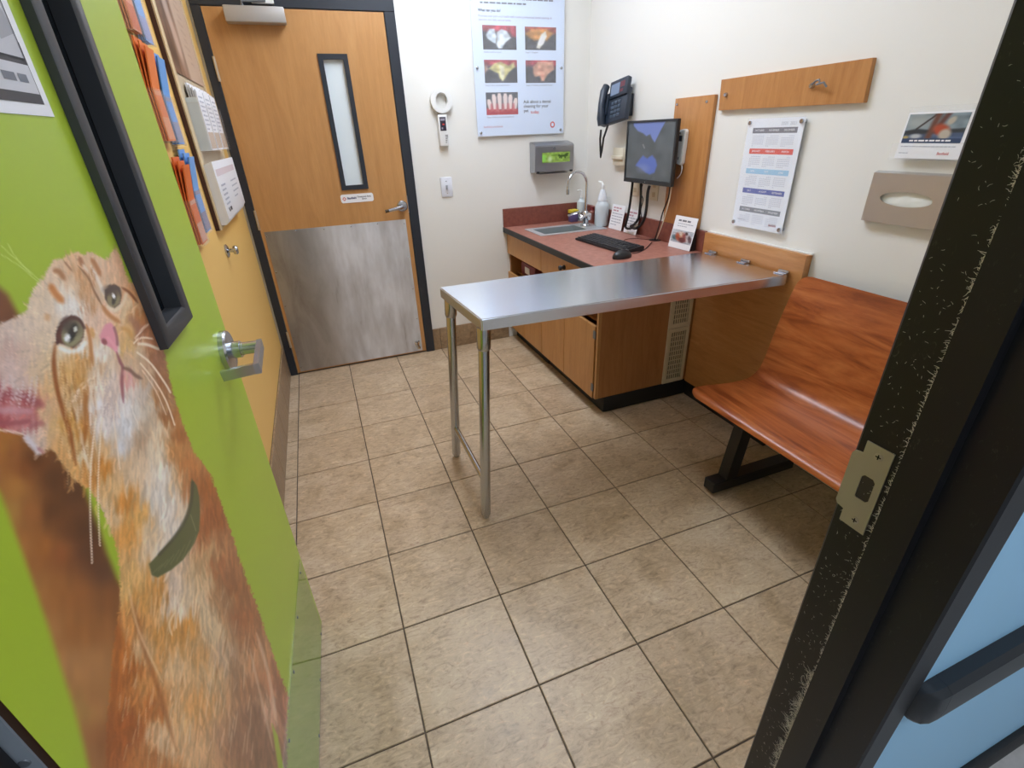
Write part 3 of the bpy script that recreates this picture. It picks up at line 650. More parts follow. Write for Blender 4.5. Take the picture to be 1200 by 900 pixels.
    for k in range(130):     # darker cheek and brow hairs
        u, v = r2.uniform(70, 112), r2.uniform(415, 560)
        if u < 62+0.06*(v-400): continue
        p.line([(u, v), (u+r2.uniform(-2, 3), v+r2.uniform(8, 18))], 1.6, (166, 108, 56) if r2.rand() < .7 else (222, 190, 146), alpha=.4, taper=True)
    for k in range(70):
        u, v = r2.uniform(92, 112), r2.uniform(318, 372); p.line([(u, v), (u+r2.uniform(-3, 1), v-r2.uniform(6, 12))], 1.4, (176, 122, 78), alpha=.35, taper=True)
    for k in range(90):
        v = r2.uniform(405, 490); u = 168+0.2*(v-405)+r2.uniform(0, 16); p.line([(u, v), (u+r2.uniform(0, 5), v+r2.uniform(8, 16))], 1.8, (140, 88, 52), alpha=.3, taper=True)
    # eyes
    p.poly([(64, 404), (66, 386), (74, 374), (84, 370), (93, 375), (98, 386), (97, 396), (92, 404), (86, 409), (78, 405), (70, 403)], (92, 56, 50), 1.2)
    p.ell(84, 391, 12.5, 16, (140, 134, 102), 0.35, 0.10); p.ell(81.5, 383, 11, 9, (72, 64, 58), 0.35, 0.5, .8); p.ell(84, 390, 4.6, 11, (46, 44, 42), 0.30, 0.25); p.ell(78, 396, 3.4, 4.6, (232, 238, 240), 0.3, 0.3); p.ell(87.5, 386, 2.0, 3.4, (196, 196, 184), 0.3, 0.3)
    p.line([(67, 402), (66, 390), (73, 376), (83, 371), (92, 374), (98, 384)], 3, (74, 44, 42), alpha=.85)
    p.line([(70, 408), (80, 412), (92, 410), (99, 402)], 5, (236, 232, 228), alpha=.75)
    p.poly([(122, 350), (122, 340), (127, 334), (134, 333), (140, 337), (142, 347), (140, 356), (134, 361), (128, 359)], (88, 70, 62), 1.0)
    p.ell(132.5, 350, 7.6, 10.5, (136, 124, 92), 0.2, 0.12); p.ell(130, 341, 9, 5.5, (78, 62, 58), 0.2, 0.5, .8); p.ell(133, 351, 2.4, 6.5, (64, 58, 50), 0.2, 0.3); p.ell(132.5, 347, 1.8, 3.2, (240, 240, 236), -.3, 0.3)
    p.line([(126, 360), (134, 364), (143, 356), (147, 345)], 4.5, (222, 208, 184), alpha=.7)
    # nose and mouth
    p.poly([(116, 394), (119, 386), (123, 380), (129, 378), (134, 384), (137, 394), (138, 404), (136, 414), (131, 409), (125, 405), (118, 402)], (218, 146, 156), 1.6)
    p.ell(121.5, 400.5, 2.8, 4, (146, 78, 84), -.6, 0.35); p.line([(133, 384), (136, 394), (137, 404)], 3, (150, 96, 100), alpha=.8); p.line([(126, 396), (132, 404), (136, 413)], 3, (232, 160, 170), alpha=.7)
    p.line([(136, 413), (140, 424), (143, 431), (142, 446), (143, 462), (144, 472)], 3.6, (142, 84, 92), alpha=.9, taper=True)
    p.line([(143, 431), (151, 434), (158, 440), (166, 444)], 4.2, (118, 84, 70), alpha=.85, taper=True)
    p.line([(146, 437), (152, 442), (150, 452)], 6, (214, 160, 158), alpha=.6)
    # collar
    p.poly([(224, 561), (230, 569), (233, 582), (234, 600), (233, 622), (227, 637), (214, 656), (200, 668), (184, 677), (177, 674), (174, 661), (188, 646), (203, 631), (213, 617), (220, 602), (223, 584)], (88, 92, 58), 1.2)
    p.line([(225, 566), (223, 590), (217, 608), (205, 628), (186, 650)], 4, (66, 66, 50), alpha=.8)
    for k in range(7): p.line([(178+k*7, 672-k*3.5), (190+k*6.5, 661-k*5.5)], 1, (122, 126, 88), alpha=.6)
    p.line([(223, 604), (229, 622)], 1.2, (128, 130, 96), alpha=.8)
    # chest tufts
    for k in range(170):
        u = RNG.uniform(140, 300); v = RNG.uniform(690, 890); l = RNG.uniform(12, 34)
        if u > 190+0.62*(v-560): continue
        p.line([(u, v), (u+RNG.uniform(-3, 1)-2, v+l)], 1.6, (228, 206, 178) if RNG.rand() < .6 else (150, 92, 48), alpha=.28, taper=True)
    for P_, w, col, a in (([(152, 700), (168, 760), (182, 800), (206, 880)], 6, (150, 84, 40), .55), ([(140, 720), (136, 780), (128, 880)], 7, (150, 84, 40), .5), ([(150, 690), (162, 740), (190, 800)], 3, (222, 186, 142), .6), ([(318, 770), (326, 810), (332, 850)], 5, (132, 84, 62), .6), ([(300, 742), (314, 790), (324, 850)], 4, (214, 182, 156), .6), ([(292, 760), (306, 820), (320, 880)], 3, (206, 176, 150), .5), ([(268, 660), (262, 700), (276, 760), (270, 850)], 9, (120, 86, 64), .28)):
        p.line(P_, w, col, alpha=a, taper=True)
    p.poly([(318, 848), (325, 862), (333, 905), (326, 905)], GREEN, 1.5, .9)
    # whiskers
    wh = (238, 216, 194)
    for P_, w, a in (([(112, 488), (108, 520), (105, 560), (105, 610), (107, 660)], 1.4, .85), ([(119, 490), (116, 525), (114, 575), (116, 640)], 1.3, .8), ([(131, 480), (136, 520), (140, 550)], 1.2, .6), ([(135, 470), (140, 490)], 1.1, .6), ([(160, 413), (176, 426), (192, 448), (199, 460)], 1.8, .9), ([(164, 426), (180, 446), (194, 470), (204, 498)], 1.5, .85), ([(166, 434), (182, 458), (194, 486)], 1.2, .6),
                     ([(156, 402), (165, 396), (178, 397)], 1.6, .85), ([(162, 403), (172, 404), (185, 409)], 2.6, .9), ([(158, 397), (166, 386), (173, 380)], 1.6, .8), ([(96, 455), (106, 444), (114, 440)], 1.2, .6), ([(84, 472), (94, 452), (110, 442)], 1.2, .5)):
        p.line(P_, w*1.25, wh, alpha=a)
    for P_ in ([(43, 330), (22, 312), (0, 298)], [(45, 328), (20, 306), (0, 288)], [(36, 322), (18, 302), (8, 286)]): p.line(P_, 1.3, (200, 214, 140), alpha=.55)
    return p.lin(CATGAIN)
ss = np.concatenate([np.arange(0, ws0+0.02, 0.0021), [ws0+0.02], np.arange(ws0+0.0221, ws1-0.02, 0.0021), [ws1-0.02], np.arange(ws1-0.0179, GW, 0.0021), [GW]])
zz = np.concatenate([np.linspace(0.012, wz0+0.02, 550), np.linspace(wz0+0.0222, 1.42, 115), np.linspace(1.45, wz1-0.02, 8), [1.9, GH]])
gr = print_grid('door_print', ss, zz, lambda u, v: np.stack([u, np.full_like(u, 0.0007), v], -1), kitten, M_vinyl, d2,
                skip=lambda u, v: (u > ws0+0.02) & (u < ws1-0.02) & (v > wz0+0.02) & (v < wz1-0.02))
gr['label'] = 'lime green vinyl print of a ginger kitten looking up'
# window moulding: outer flange and sloped inner reveal
bm = B(); w_ = 0.03
loops = [(0.0, 0.0009), (0.0, 0.012), (0.004, 0.014), (w_-0.006, 0.014), (w_, 0.010), (w_+0.001, -0.016)]
rings = []
for ins, t in loops:
    rings.append([bm.verts.new((x, t, z)) for x, z in rect_loop(ws0+ins, ws1-ins, wz0+ins, wz1-ins)])
for a, b in zip(rings, rings[1:]):
    for k in range(4): bm.faces.new((a[k], a[(k+1) % 4], b[(k+1) % 4], b[k]))
gf = obj('window_frame', bm, mat('window_frame_paint', (58, 60, 64), 0.42), d2)
obj('window_pane', bx(B(), (ws0+0.0205, -0.026, wz0+0.0205), (ws1-0.0205, -0.0165, wz1-0.0205)), M_dglass, gf)
# clear plastic kick guard
ck = obj('kick_guard', bx(B(), (0.022, 0.0012, 0.014), (0.872, 0.0035, 0.322)), clear_plastic('clear_kick_plastic'), d2)
ck['label'] = 'clear plastic guard screwed along the foot of the door'
for s in np.linspace(0.06, 0.84, 6):
    for z in (0.03, 0.305): screw(FG, s, z, 0.0042, M_grey, ck, 0.0035, 0.0015)
# lever with return
LS, LZ = 0.062, 1.013
lv = obj('lever_handle', lathe(B(), [(0.046, 0), (0.046, 0.010), (0.043, 0.014), (0.030, 0.016), (0.019, 0.018), (0.019, 0.034), (0.0155, 0.035), (0.0155, 0.038)], FG(LS, LZ, 0.0008), FG.n, 36), M_satin, d2)
bm = tube(B(), [FG(LS, LZ, 0.034), FG(LS, LZ, 0.07)], [0.014, 0.014], 18)
def bar(bm, p0, p1, up0, wid, hgt):
    p0, p1 = Vector(p0), Vector(p1); t = (p1-p0).normalized(); u = (Vector(up0)-t*Vector(up0).dot(t)).normalized(); w = t.cross(u)
    A = [bm.verts.new(p+u*a*hgt/2+w*b*wid/2) for p in (p0, p1) for a, b in ((-1, -1), (1, -1), (1, 1), (-1, 1))]
    bm.faces.new(A[3::-1]); bm.faces.new(A[4:])
    for k in range(4): bm.faces.new((A[k], A[(k+1) % 4], A[4+(k+1) % 4], A[4+k]))
bar(bm, FG(LS-0.016, LZ, 0.073), FG(LS+0.118, LZ-0.006, 0.081), (0, 0, 1), 0.011, 0.024)
bar(bm, FG(LS+0.112, LZ-0.006, 0.086), FG(LS+0.114, LZ-0.012, 0.012), (0, 0, 1), 0.010, 0.022); obj('lever', bm, M_satin, lv)
# hinges on the hinge edge
for z0 in (0.22, 0.945, 1.72):
    h = obj('hinge', bx(B(), (GW+0.0002, -0.043, z0), (GW+0.0022, -0.006, z0+0.114)), mat('hinge_leaf_metal', (160, 168, 176), 0.5, 0.1), d2)
    for k, z in enumerate(np.linspace(z0+0.014, z0+0.1, 4)):
        obj('screw', lathe(B(), [(0.0045, 0), (0.004, 0.001), (0, 0.001)], (GW+0.0022, -0.014 if k % 2 else -0.03, z), (1, 0, 0), 12), M_grey, h)

# ================================================================== NOTICE taped to the green door
gA = Vector((GA[0], GA[1], 0)); gd = Vector((GD[0], GD[1], 0)); gn = Vector((GN[0], GN[1], 0))
FN = Frame(gA+gd*0.648+gn*0.0012+Vector((0, 0, 1.463)), -gd, (0, 0, 1), gn)      # lower left corner of the sheet
nt_ = thing('paper_notice', 'black and white paper notice taped to the green door', 'notice', FN(0, 0))
obj('sheet', fbox(B(), FN, 0, 0.23, 0, 0.30, 0, 0.0006), M_paper, nt_)
Z1 = 0.0011
for b0, b1 in ((0.012, 0.072), (0.205, 0.218)): obj('dark_band', quad(B(), FN, 0.004, 0.216, b0, b1, Z1), mat('print_charcoal', (72, 70, 74), 0.6), nt_, 0, True)
obj('picture', quad(B(), FN, 0.004, 0.214, 0.056, 0.2, Z1+0.0002), mat('print_pale_grey', (196, 196, 202), 0.6), nt_, 0, True)
bm = B(); blob(bm, FN, [(0.13, 0.19), (0.165, 0.198), (0.19, 0.17), (0.2, 0.12), (0.214, 0.08), (0.18, 0.07), (0.165, 0.1), (0.14, 0.12), (0.125, 0.16)], Z1+0.0004); obj('picture_shape', bm, mat('print_mid_grey', (164, 164, 170), 0.6), nt_, 0, True)
obj('text_box', quad(B(), FN, 0.03, 0.165, 0.075, 0.125, Z1+0.0005), mat('print_grey', (128, 128, 134), 0.6), nt_, 0, True)
obj('print_lines', greek(B(), FN, 0.05, 0.108, 0.1, 3, 0.006, 0.012, 4, Z1+0.0007), M_ptxt, nt_, 0, True)
obj('caption_box', quad(B(), FN, 0.12, 0.214, 0.022, 0.05, Z1+0.0003), mat('print_light', (206, 206, 212), 0.6), nt_, 0, True)
obj('caption_lines', greek(B(), FN, 0.15, 0.032, 0.05, 1, 0.008, 0.012, 9, Z1+0.0006), M_ink2, nt_, 0, True)
obj('print_frame', quad(quad(B(), FN, 0.212, 0.2135, 0.056, 0.3, Z1+0.0006), FN, 0.004, 0.2135, 0.055, 0.0565, Z1+0.0006), M_gphoto, nt_, 0, True)

# ================================================================== LEFT WALL: brochure pockets, display board, knob
FLW = Frame((XL, 0, 0), (0, 1, 0), (0, 0, 1), (1, 0, 0))
def pocket(y, z0, h, colour, accent, label, top=0.07, w=0.1, lean=0.014):
    F = FLW; col = mat('leaflet_'+label.split()[0], colour, 0.45); acc = mat('leaflet_accent_'+label.split()[0], accent, 0.45)
    t = thing('leaflet_pocket', label, 'leaflet holder', F(y, z0, 0.001), group='leaflet pockets on the yellow wall')
    bm = B(); fbox(bm, F, y, y+w, z0, z0+h, 0.001, 0.003); fbox(bm, F, y, y+w, z0, z0+h*0.72, 0.028, 0.030); fbox(bm, F, y, y+w, z0, z0+0.003, 0.003, 0.028)
    fbox(bm, F, y, y+0.002, z0, z0+h*0.72, 0.003, 0.028); fbox(bm, F, y+w-0.002, y+w, z0, z0+h*0.72, 0.003, 0.028)
    obj('pocket', bm, M_acrylic, t)
    for k in range(3):
        bm = B(); b = 0.006+0.007*k; dz = -0.012*k
        pr = [F(y+0.004, z0+0.005, b), F(y+0.004, z0+h*0.72, b), F(y+0.004, z0+h+top+dz, b+lean*(0.5+0.3*k)), F(y+0.004, z0+h+top+dz, b+lean*(0.5+0.3*k)+0.004), F(y+0.004, z0+h*0.72, b+0.004), F(y+0.004, z0+0.005, b+0.004)]
        prism(bm, pr, F.a*(w-0.008)); o = obj('leaflet', bm, col, t)
        if k == 2:
            b2 = b+0.0045
            for z0_, z1_ in ((z0+0.01, z0+0.07), (z0+0.128, z0+0.14)):
                bm = B(); bm.faces.new([bm.verts.new(F(y+0.006+u*(w-0.012), zz_, b2)) for u, zz_ in ((0, z0_), (1, z0_), (1, z1_), (0, z1_))])
                obj('leaflet_print', bm, acc, o, 0, True)
    return t
OR, BL = (226, 122, 64), (96, 158, 222)
pocket(-0.205, 1.435, 0.2, OR, (226, 150, 110), 'orange leaflets in clear pocket, middle row by green door')
pocket(-0.085, 1.425, 0.2, BL, (140, 150, 180), 'blue leaflets in clear pocket, middle row by display board')
pocket(-0.205, 1.125, 0.2, (222, 110, 52), (214, 160, 140), 'rust-orange leaflets in clear pocket, bottom row by green door')
pocket(-0.085, 1.145, 0.2, (110, 165, 226), (140, 140, 170), 'pale-blue leaflets in clear pocket, bottom row by display board')
pocket(-0.205, 1.715, 0.2, (222, 150, 120), (208, 110, 70), 'salmon leaflets in clear pocket, top row by green door')
pocket(-0.085, 1.705, 0.2, (126, 176, 232), (150, 160, 200), 'sky-blue leaflets in clear pocket, top row by display board')
# display board
bd = thing('display_board', 'beige framed display board with brown picture on the yellow wall', 'board', FLW(0.58, 1.11, 0.001))
BY0, BY1, BZ0, BZ1 = 0.222, 0.93, 1.112, 2.1
obj('backing', fbox(B(), FLW, BY0, BY1, BZ0, BZ1, 0.001, 0.016), mat('board_backing', (196, 178, 150), 0.6), bd)
obj('shaded_edge', fbox(B(), FLW, BY0-0.003, BY0-0.0002, BZ0, BZ1, 0.001, 0.016), M_edgeshade, bd)  # near side of the board, its shade put into the dark brown
obj('frame_strip', fbox(B(), FLW, BY0, BY0+0.05, BZ0, BZ1, 0.0162, 0.021), M_beige, bd); obj('frame_strip', fbox(B(), FLW, BY1-0.03, BY1, BZ0, BZ1, 0.0162, 0.021), M_beige, bd)
def dog_photo(uv, P):
    p = Paint(uv, (196, 170, 148)); u, v = uv[:, 0], uv[:, 1]
    k = np.clip((0.30-u)/0.05, 0, 1)[:, None]; n = vnoise(u*30, v*14, 4)[:, None]
    p.c = p.c*(1-k)+np.array([112, 84, 68])*k*(0.7+0.6*n)
    p.ell(0.16, 0.30, 0.05, 0.16, (176, 160, 150), 0.2, 0.4); p.ell(0.2, 0.13, 0.06, 0.1, (190, 160, 140), 0.2, 0.5); p.ell(0.1, 0.38, 0.06, 0.1, (96, 92, 94), 0, .5)
    p.poly([(0, 0.43), (0.6, 0.43), (0.6, 0.5), (0, 0.5)], (104, 100, 102), 0.01)
    for i in range(12): p.line([(0.36+0.02*(i % 3), 0.38-0.028*i), (0.46+0.01*(i % 2), 0.375-0.028*i)], 0.008, (172, 142, 122), alpha=.7)
    return p.lin()
print_grid('picture', np.linspace(0, 0.6, 80), np.linspace(0, 0.42, 60), lambda u, v: FLW.arr(0.285+u, 1.665+v, 0.0205), dog_photo, M_print, bd)
# white booklets in a rack on the board
rk = thing('booklet_rack', 'white booklets standing in a clear rack on the display board', 'rack', FLW(0.55, 1.40, 0.0215))
obj('rack_pocket', fbox(fbox(fbox(B(), FLW, 0.28, 0.86, 1.40, 1.403, 0.0215, 0.062), FLW, 0.28, 0.86, 1.40, 1.57, 0.0605, 0.0625), FLW, 0.278, 0.28, 1.40, 1.57, 0.0215, 0.0625), M_acrylic, rk)
obj('side_card', fbox(B(), FLW, 0.282, 0.285, 1.404, 1.585, 0.0225, 0.06), mat('pale_card', (214, 224, 228), 0.5), rk)
for c in range(3):
    for k in range(4):
        y = 0.36+c*0.165-0.006*k; b = 0.0235+0.009*k
        o = obj('booklet', fbox(B(), FLW, y, y+0.14, 1.404, 1.64-0.008*k, b, b+0.006), M_paper, rk)
        if k == 3: obj('booklet_print', greek(B(), Frame(FLW(y, 0, b+0.0062), FLW.a, FLW.b, FLW.n), 0.02, 1.59, 0.1, 8, 0.006, 0.016, c+3, 0.0003), M_inkp, o, 0, True); obj('booklet_picture', fbox(B(), FLW, y+0.005, y+0.135, 1.41, 1.47, b+0.0061, b+0.0066), mat('tan_print', (196, 176, 156), 0.6), o)
# white carton of forms
cb = thing('form_carton', 'white carton with printed front at the foot of the display board', 'box', FLW(0.5, 1.13, 0.0215))
bm = B(); prism(bm, [FLW(0.25, 1.355, 0.0215), FLW(0.25, 1.365, 0.052), FLW(0.25, 1.15, 0.056), FLW(0.25, 1.128, 0.042), FLW(0.25, 1.128, 0.0215)], FLW.a*0.66); obj('carton', bm, M_paper, cb)
FB = Frame(FLW(0.25, 1.15, 0.0563), FLW.a, Vector((-0.004, 0, 0.215)).normalized(), Vector((1, 0, 0.02)).normalized())
obj('carton_stripe', quad(B(), FB, 0.03, 0.6, 0.16, 0.185, 0.0006), mat('pink_grey_print', (214, 200, 204), 0.6), cb, 0, True)
obj('carton_print', greek(B(), FB, 0.06, 0.12, 0.12, 6, 0.007, 0.018, 5, 0.0006), M_inkp, cb, 0, True); obj('carton_print', greek(B(), FB, 0.36, 0.12, 0.2, 4, 0.006, 0.022, 8, 0.0006), M_inkp, cb, 0, True)
obj('carton_marks', quad(quad(B(), FB, 0.08, 0.11, 0.02, 0.035, 0.0006), FB, 0.13, 0.17, 0.02, 0.035, 0.0006), M_gphoto, cb, 0, True)
kb = thing('wall_stop', 'round silver knob-shaped door stop on the yellow wall below the display board', 'door stop', FLW(0.31, 1.015, 0.0005))
obj('rosette', lathe(B(), [(0.028, 0.0005), (0.028, 0.006), (0.02, 0.01)], FLW(0.31, 1.015), FLW.n, 20), M_satin, kb)
obj('knob_head', lathe(B(), [(0.008, 0.0102), (0.008, 0.026), (0.017, 0.03), (0.019, 0.04), (0.015, 0.046), (0, 0.047)], FLW(0.31, 1.015), FLW.n, 20), M_satin, kb)

# ================================================================== BACK WALL THINGS
FBW = Frame((0, YB, 0), (1, 0, 0), (0, 0, 1), (0, -1, 0))
sw = thing('light_switch', 'white wall light switch beside the dark door frame', 'switch', FBW(1.158, 1.12, 0.0005))
obj('switch_plate', fbox(B(), FBW, 1.12, 1.196, 1.06, 1.18, 0.0005, 0.007, 0.003), mat('switch_plastic', (226, 230, 240), 0.4), sw)
obj('toggle', fbox(B(), FBW, 1.152, 1.164, 1.108, 1.134, 0.0072, 0.018, 0.002), mat('toggle_grey', (176, 180, 190), 0.4), sw)
for z in (1.083, 1.157): screw(FBW, 1.158, z, 0.003, M_satin, sw, 0.0072, 0.001)
# ring shaped handheld scanner
rs = thing('ring_scanner', 'white ring-shaped handheld chip scanner hung on the back wall', 'scanner', FBW(1.165, 1.36, 0.001))
bm = B(); n = 40; oc = []
for k in range(n):
    a = -math.pi/2+2*math.pi*(k+0.5)/n; oc.append((1.168+0.066*math.cos(a), 1.61+0.068*math.sin(a)))
ic = [(1.168+0.037*math.cos(-math.pi/2+2*math.pi*(k+0.5)/n), 1.608+0.043*math.sin(-math.pi/2+2*math.pi*(k+0.5)/n)) for k in range(n)]
ring_plate(bm, oc, ic, lambda a, b: FBW(a, b, 0.006), FBW.n*0.03); fbox(bm, FBW, 1.136, 1.192, 1.362, 1.535, 0.006, 0.034, 0.004); fbox(bm, FBW, 1.15, 1.18, 1.4, 1.43, 0.001, 0.007)
obj('scanner_body', bm, M_wplastic, rs)
obj('display', fbox(B(), FBW, 1.145, 1.183, 1.447, 1.522, 0.0342, 0.0352), mat('display_dark', (48, 42, 56), 0.3), rs)
obj('display_readout', fbox(B(), FBW, 1.15, 1.178, 1.502, 1.514, 0.0354, 0.0358), mat('display_grey', (150, 146, 160), 0.4), rs); obj('grey_button', fbox(B(), FBW, 1.153, 1.162, 1.455, 1.466, 0.0354, 0.0358), mat('display_grey', (150, 146, 160)), rs)
obj('red_button', fbox(B(), FBW, 1.16, 1.172, 1.478, 1.486, 0.0354, 0.0362), M_red, rs)
obj('side_print', greek(B(), FBW, 1.172, 1.42, 0.018, 5, 0.004, 0.01, 6, 0.0348), M_gphoto, rs, 0, True)

# dental poster behind acrylic on stand-offs
ps = thing('dental_poster', 'dental health poster with five tooth photographs behind clear acrylic', 'poster', FBW(1.69, 1.41, 0.0005))
PX0, PX1, PZ0, PZ1 = 1.39, 1.994, 1.407, 2.325
FP = Frame(FBW(PX0, PZ0, 0.0165), FBW.a, FBW.b, FBW.n)
obj('poster_sheet', fbox(B(), FP, 0, PX1-PX0, 0, PZ1-PZ0, 0, 0.002), mat('poster_paper', (214, 228, 250), 0.35), ps)
obj('acrylic_cover', fbox(B(), FP, -0.004, PX1-PX0+0.004, -0.004, PZ1-PZ0+0.004, 0.0045, 0.0065), mat('thin_acrylic', (250, 252, 255), 0.06, alpha=0.06), ps)
for x in (0.02, PX1-PX0-0.02):
    for z in (0.02, 0.37, 0.885):
        obj('standoff', lathe(B(), [(0.008, -0.016), (0.008, 0.0085), (0.006, 0.0095), (0, 0.0095)], FP(x, z, 0), FP.n, 14), M_satin, ps)
def pz(px, py): v = at(px, py, 1, YB-0.019); return v.x-PX0, v.z-PZ0
GUM, DK = (196, 84, 98), (84, 86, 94)
def tooth_pic(kind):
    def f(uv, P):
        p = Paint(uv, DK); u, v = uv[:, 0], uv[:, 1]
        if kind == 4:
            p.poly([(0, 0), (1, 0), (1, .25), (.8, .32), (.5, .2), (.2, .34), (0, .3)], (190, 58, 66), .05)
            for k, (x, h) in enumerate(((.1, .7), (.25, .92), (.42, .96), (.6, .95), (.76, .9), (.92, .74))):
                dx = .05*(k-2.5)/2.5
                p.poly([(x-.05-dx*.6, .25), (x+.05-dx*.6, .25), (x+.07, h-.15), (x+.04+dx*.3, h), (x-.04+dx*.3, h), (x-.07, h-.15)], (232, 214, 210), .02)
                p.line([(x+.05, .3), (x+.06, h-.1)], .03, (190, 170, 172), alpha=.5)
            for x in (.17, .34, .52, .68, .85): p.poly([(x-.06, .1), (x+.06, .1), (x+.02, .5), (x-.02, .5)], (196, 96, 100), .05)
            p.poly([(0, -.1), (1, -.1), (1, .14), (.6, .2), (.4, .12), (0, .2)], (176, 44, 56), .06)
            return p.lin()
        p.poly([(-.1, .78), (1.1, .7), (1.1, 1.1), (-.1, 1.1)], GUM if kind != 1 else (190, 96, 84), .12)
        if kind == 0:
            p.poly([(.8, .9), (1.1, .9), (1.1, .5), (.86, .55)], GUM, .08)
            p.poly([(.1, .6), (.2, .85), (.35, .85), (.42, .5), (.38, .25), (.28, .3), (.14, .45)], (218, 230, 240), .04); p.poly([(.42, .72), (.56, .85), (.72, .78), (.84, .5), (.66, .3), (.56, .06), (.46, .05), (.4, .2)], (228, 238, 246), .04); p.line([(.41, .5), (.4, .3)], .03, (150, 140, 120), alpha=.6)
        if kind == 1:
            p.poly([(0, .7), (.2, .9), (.7, .92), (.9, .75), (.7, .4), (.55, .5), (.3, .4), (.1, .55)], (214, 152, 84), .07); p.poly([(.52, .7), (.66, .82), (.7, .6), (.6, .3), (.46, .06), (.36, .1), (.4, .3)], (240, 238, 226), .04)
        if kind == 2:
            p.poly([(0, .85), (.12, .6), (.0, .4), (-.1, .6)], (226, 190, 170), .06); p.poly([(.14, .62), (.3, .85), (.5, .92), (.74, .75), (.9, .9), (.94, .7), (.74, .45), (.62, .2), (.54, .08), (.46, .2), (.42, .42), (.28, .5)], (214, 204, 140), .05); p.poly([(.46, .8), (.6, .7), (.6, .3), (.54, .12), (.48, .3)], (232, 228, 200), .05)
        if kind == 3:
            p.poly([(.24, .7), (.4, .95), (.9, .95), (.95, .6), (.74, .4), (.6, .08), (.52, .08), (.46, .3), (.3, .28), (.24, .45)], (232, 176, 150), .05); p.line([(.5, .6), (.54, .3)], .12, (214, 140, 120), alpha=.5)
        p.c *= (0.82+0.36*vnoise(u*9, v*7, 40+kind))[:, None]*np.clip(1.12-0.5*np.abs(u-.5)[:, None], 0, 1.1); return p.lin(0.8)
    return f
pics = [((561.5, 29), (603, 58.5)), ((612, 31), (651, 59)), ((563.5, 70), (604, 97)), ((613, 70.5), (651, 97)), ((565.5, 108.5), (604.5, 134))]
for k, (a, b) in enumerate(pics):
    x0, z1 = pz(*a); x1, z0 = pz(*b)
    if k in (0, 2, 4): x0, x1 = 0.066, 0.281
    else: x0, x1 = 0.338, 0.548
    print_grid('tooth_photo', np.linspace(0, 1, 60), np.linspace(0, 1, 44), lambda u, v, x0=x0, x1=x1, z0=z0, z1=z1: FP.arr(x0+u*(x1-x0), z0+v*(z1-z0), 0.0021), tooth_pic(k), M_print, ps)
    cap = ['Healthy teeth and gums', 'Stage 1: Gingivitis', 'Stage 2: Early periodontal disease', 'Stage 3: Moderate periodontal disease', 'Stage 4: Advanced periodontal disease'][k]
    text('caption', cap, FP, x0+0.002, z0-0.016, 0.0118, M_ink2, ps, 0.0028)
x, z = pz(613.5, 121); text('lettering', 'Ask about a dental\ncleaning for your\npet', FP, x, z, 0.0255, M_gphoto, ps, 0.0028, bold=0.0003, spacing=0.98)
x, z = pz(620, 132.5); text('lettering', 'today.', FP, x+0.012, z-0.003, 0.0255, M_red, ps, 0.0028, bold=0.0003)
x, z = pz(560, 13); text('lettering', 'What can you do?', FP, x, z, 0.019, M_gphoto, ps, 0.0028, bold=0.0005)
text('lettering', "Promote your pet's oral health with routine professional dental cleanings &\ndentistry and daily care at home.", FP, x, z-0.026, 0.0155, mat('violet_grey_ink', (150, 130, 160), 0.6), ps, 0.0028, spacing=1.15)
obj('body_print', greek(B(), FP, 0.06, z+0.06, 0.48, 2, 0.008, 0.022, 3, 0.0028), M_ink2, ps, 0, True)
obj('heading_print', greek(B(), FP, 0.06, z+0.2, 0.46, 5, 0.01, 0.026, 13, 0.0028), M_ink2, ps, 0, True)
x, z = pz(567, 150); text('lettering', 'banfield.com/dental', FP, x, z, 0.0165, mat('rose_ink', (200, 110, 120), 0.6), ps, 0.0028)
x, z = pz(647.5, 146); bm = ring_plate(B(), [(x+0.017*math.cos(k*math.pi/8), z+0.019*math.sin(k*math.pi/8)) for k in range(16)], [(x+0.009*math.cos(k*math.pi/8), z+0.011*math.sin(k*math.pi/8)) for k in range(16)], lambda a, b: FP(a, b, 0.0021), FP.n*0.0004)
obj('emblem', bm, M_red, ps)

# paper towel dispenser
td = thing('towel_dispenser', 'brushed steel paper towel dispenser with green dog sticker', 'dispenser', FBW(1.89, 1.17, 0.0005))
bm = B(); prism(bm, [FBW(1.752, 1.168, 0.0005), FBW(1.752, 1.178, 0.092), FBW(1.752, 1.335, 0.096), FBW(1.752, 1.345, 0.085), FBW(1.752, 1.362, 0.0005)], FBW.a*0.288)
bmesh.ops.bevel(bm, geom=[e for e in bm.edges], offset=0.004, segments=2, affect='EDGES'); obj('casing', bm, mat('dispenser_steel', (176, 178, 184), 0.3, 1.0), td)
FT = Frame(FBW(1.752, 1.178, 0.0965), FBW.a, FBW.b, FBW.n)
def sticker(uv, P):
    p = Paint(uv, (150, 184, 84)); u, v = uv[:, 0], uv[:, 1]; p.c *= (0.85+0.3*vnoise(u*14, v*5, 2))[:, None]
    p.poly([(.0, .1), (.14, .1), (.14, .8), (0, .8)], (150, 214, 90), .04); p.ell(.28, .35, .07, .28, (214, 236, 190), 0, .5, .8); p.line([(.4, .72), (.56, .74)], .14, (96, 140, 40), alpha=.8)
    dog = (64, 92, 30); p.line([(.66, .62), (.84, .62)], .2, dog, .04); p.line([(.84, .66), (.9, .8)], .12, dog, .03); p.line([(.66, .6), (.62, .4)], .05, dog, .02); p.line([(.7, .6), (.69, .38)], .05, dog, .02); p.line([(.82, .6), (.83, .38)], .05, dog, .02); p.line([(.64, .66), (.6, .78)], .04, dog, .02)
    return p.lin()
print_grid('sticker', np.linspace(0, 1, 60), np.linspace(0, 1, 20), lambda u, v: FT.arr(0.05+u*0.205, 0.055+v*0.062, 0.0008), sticker, M_print, td)
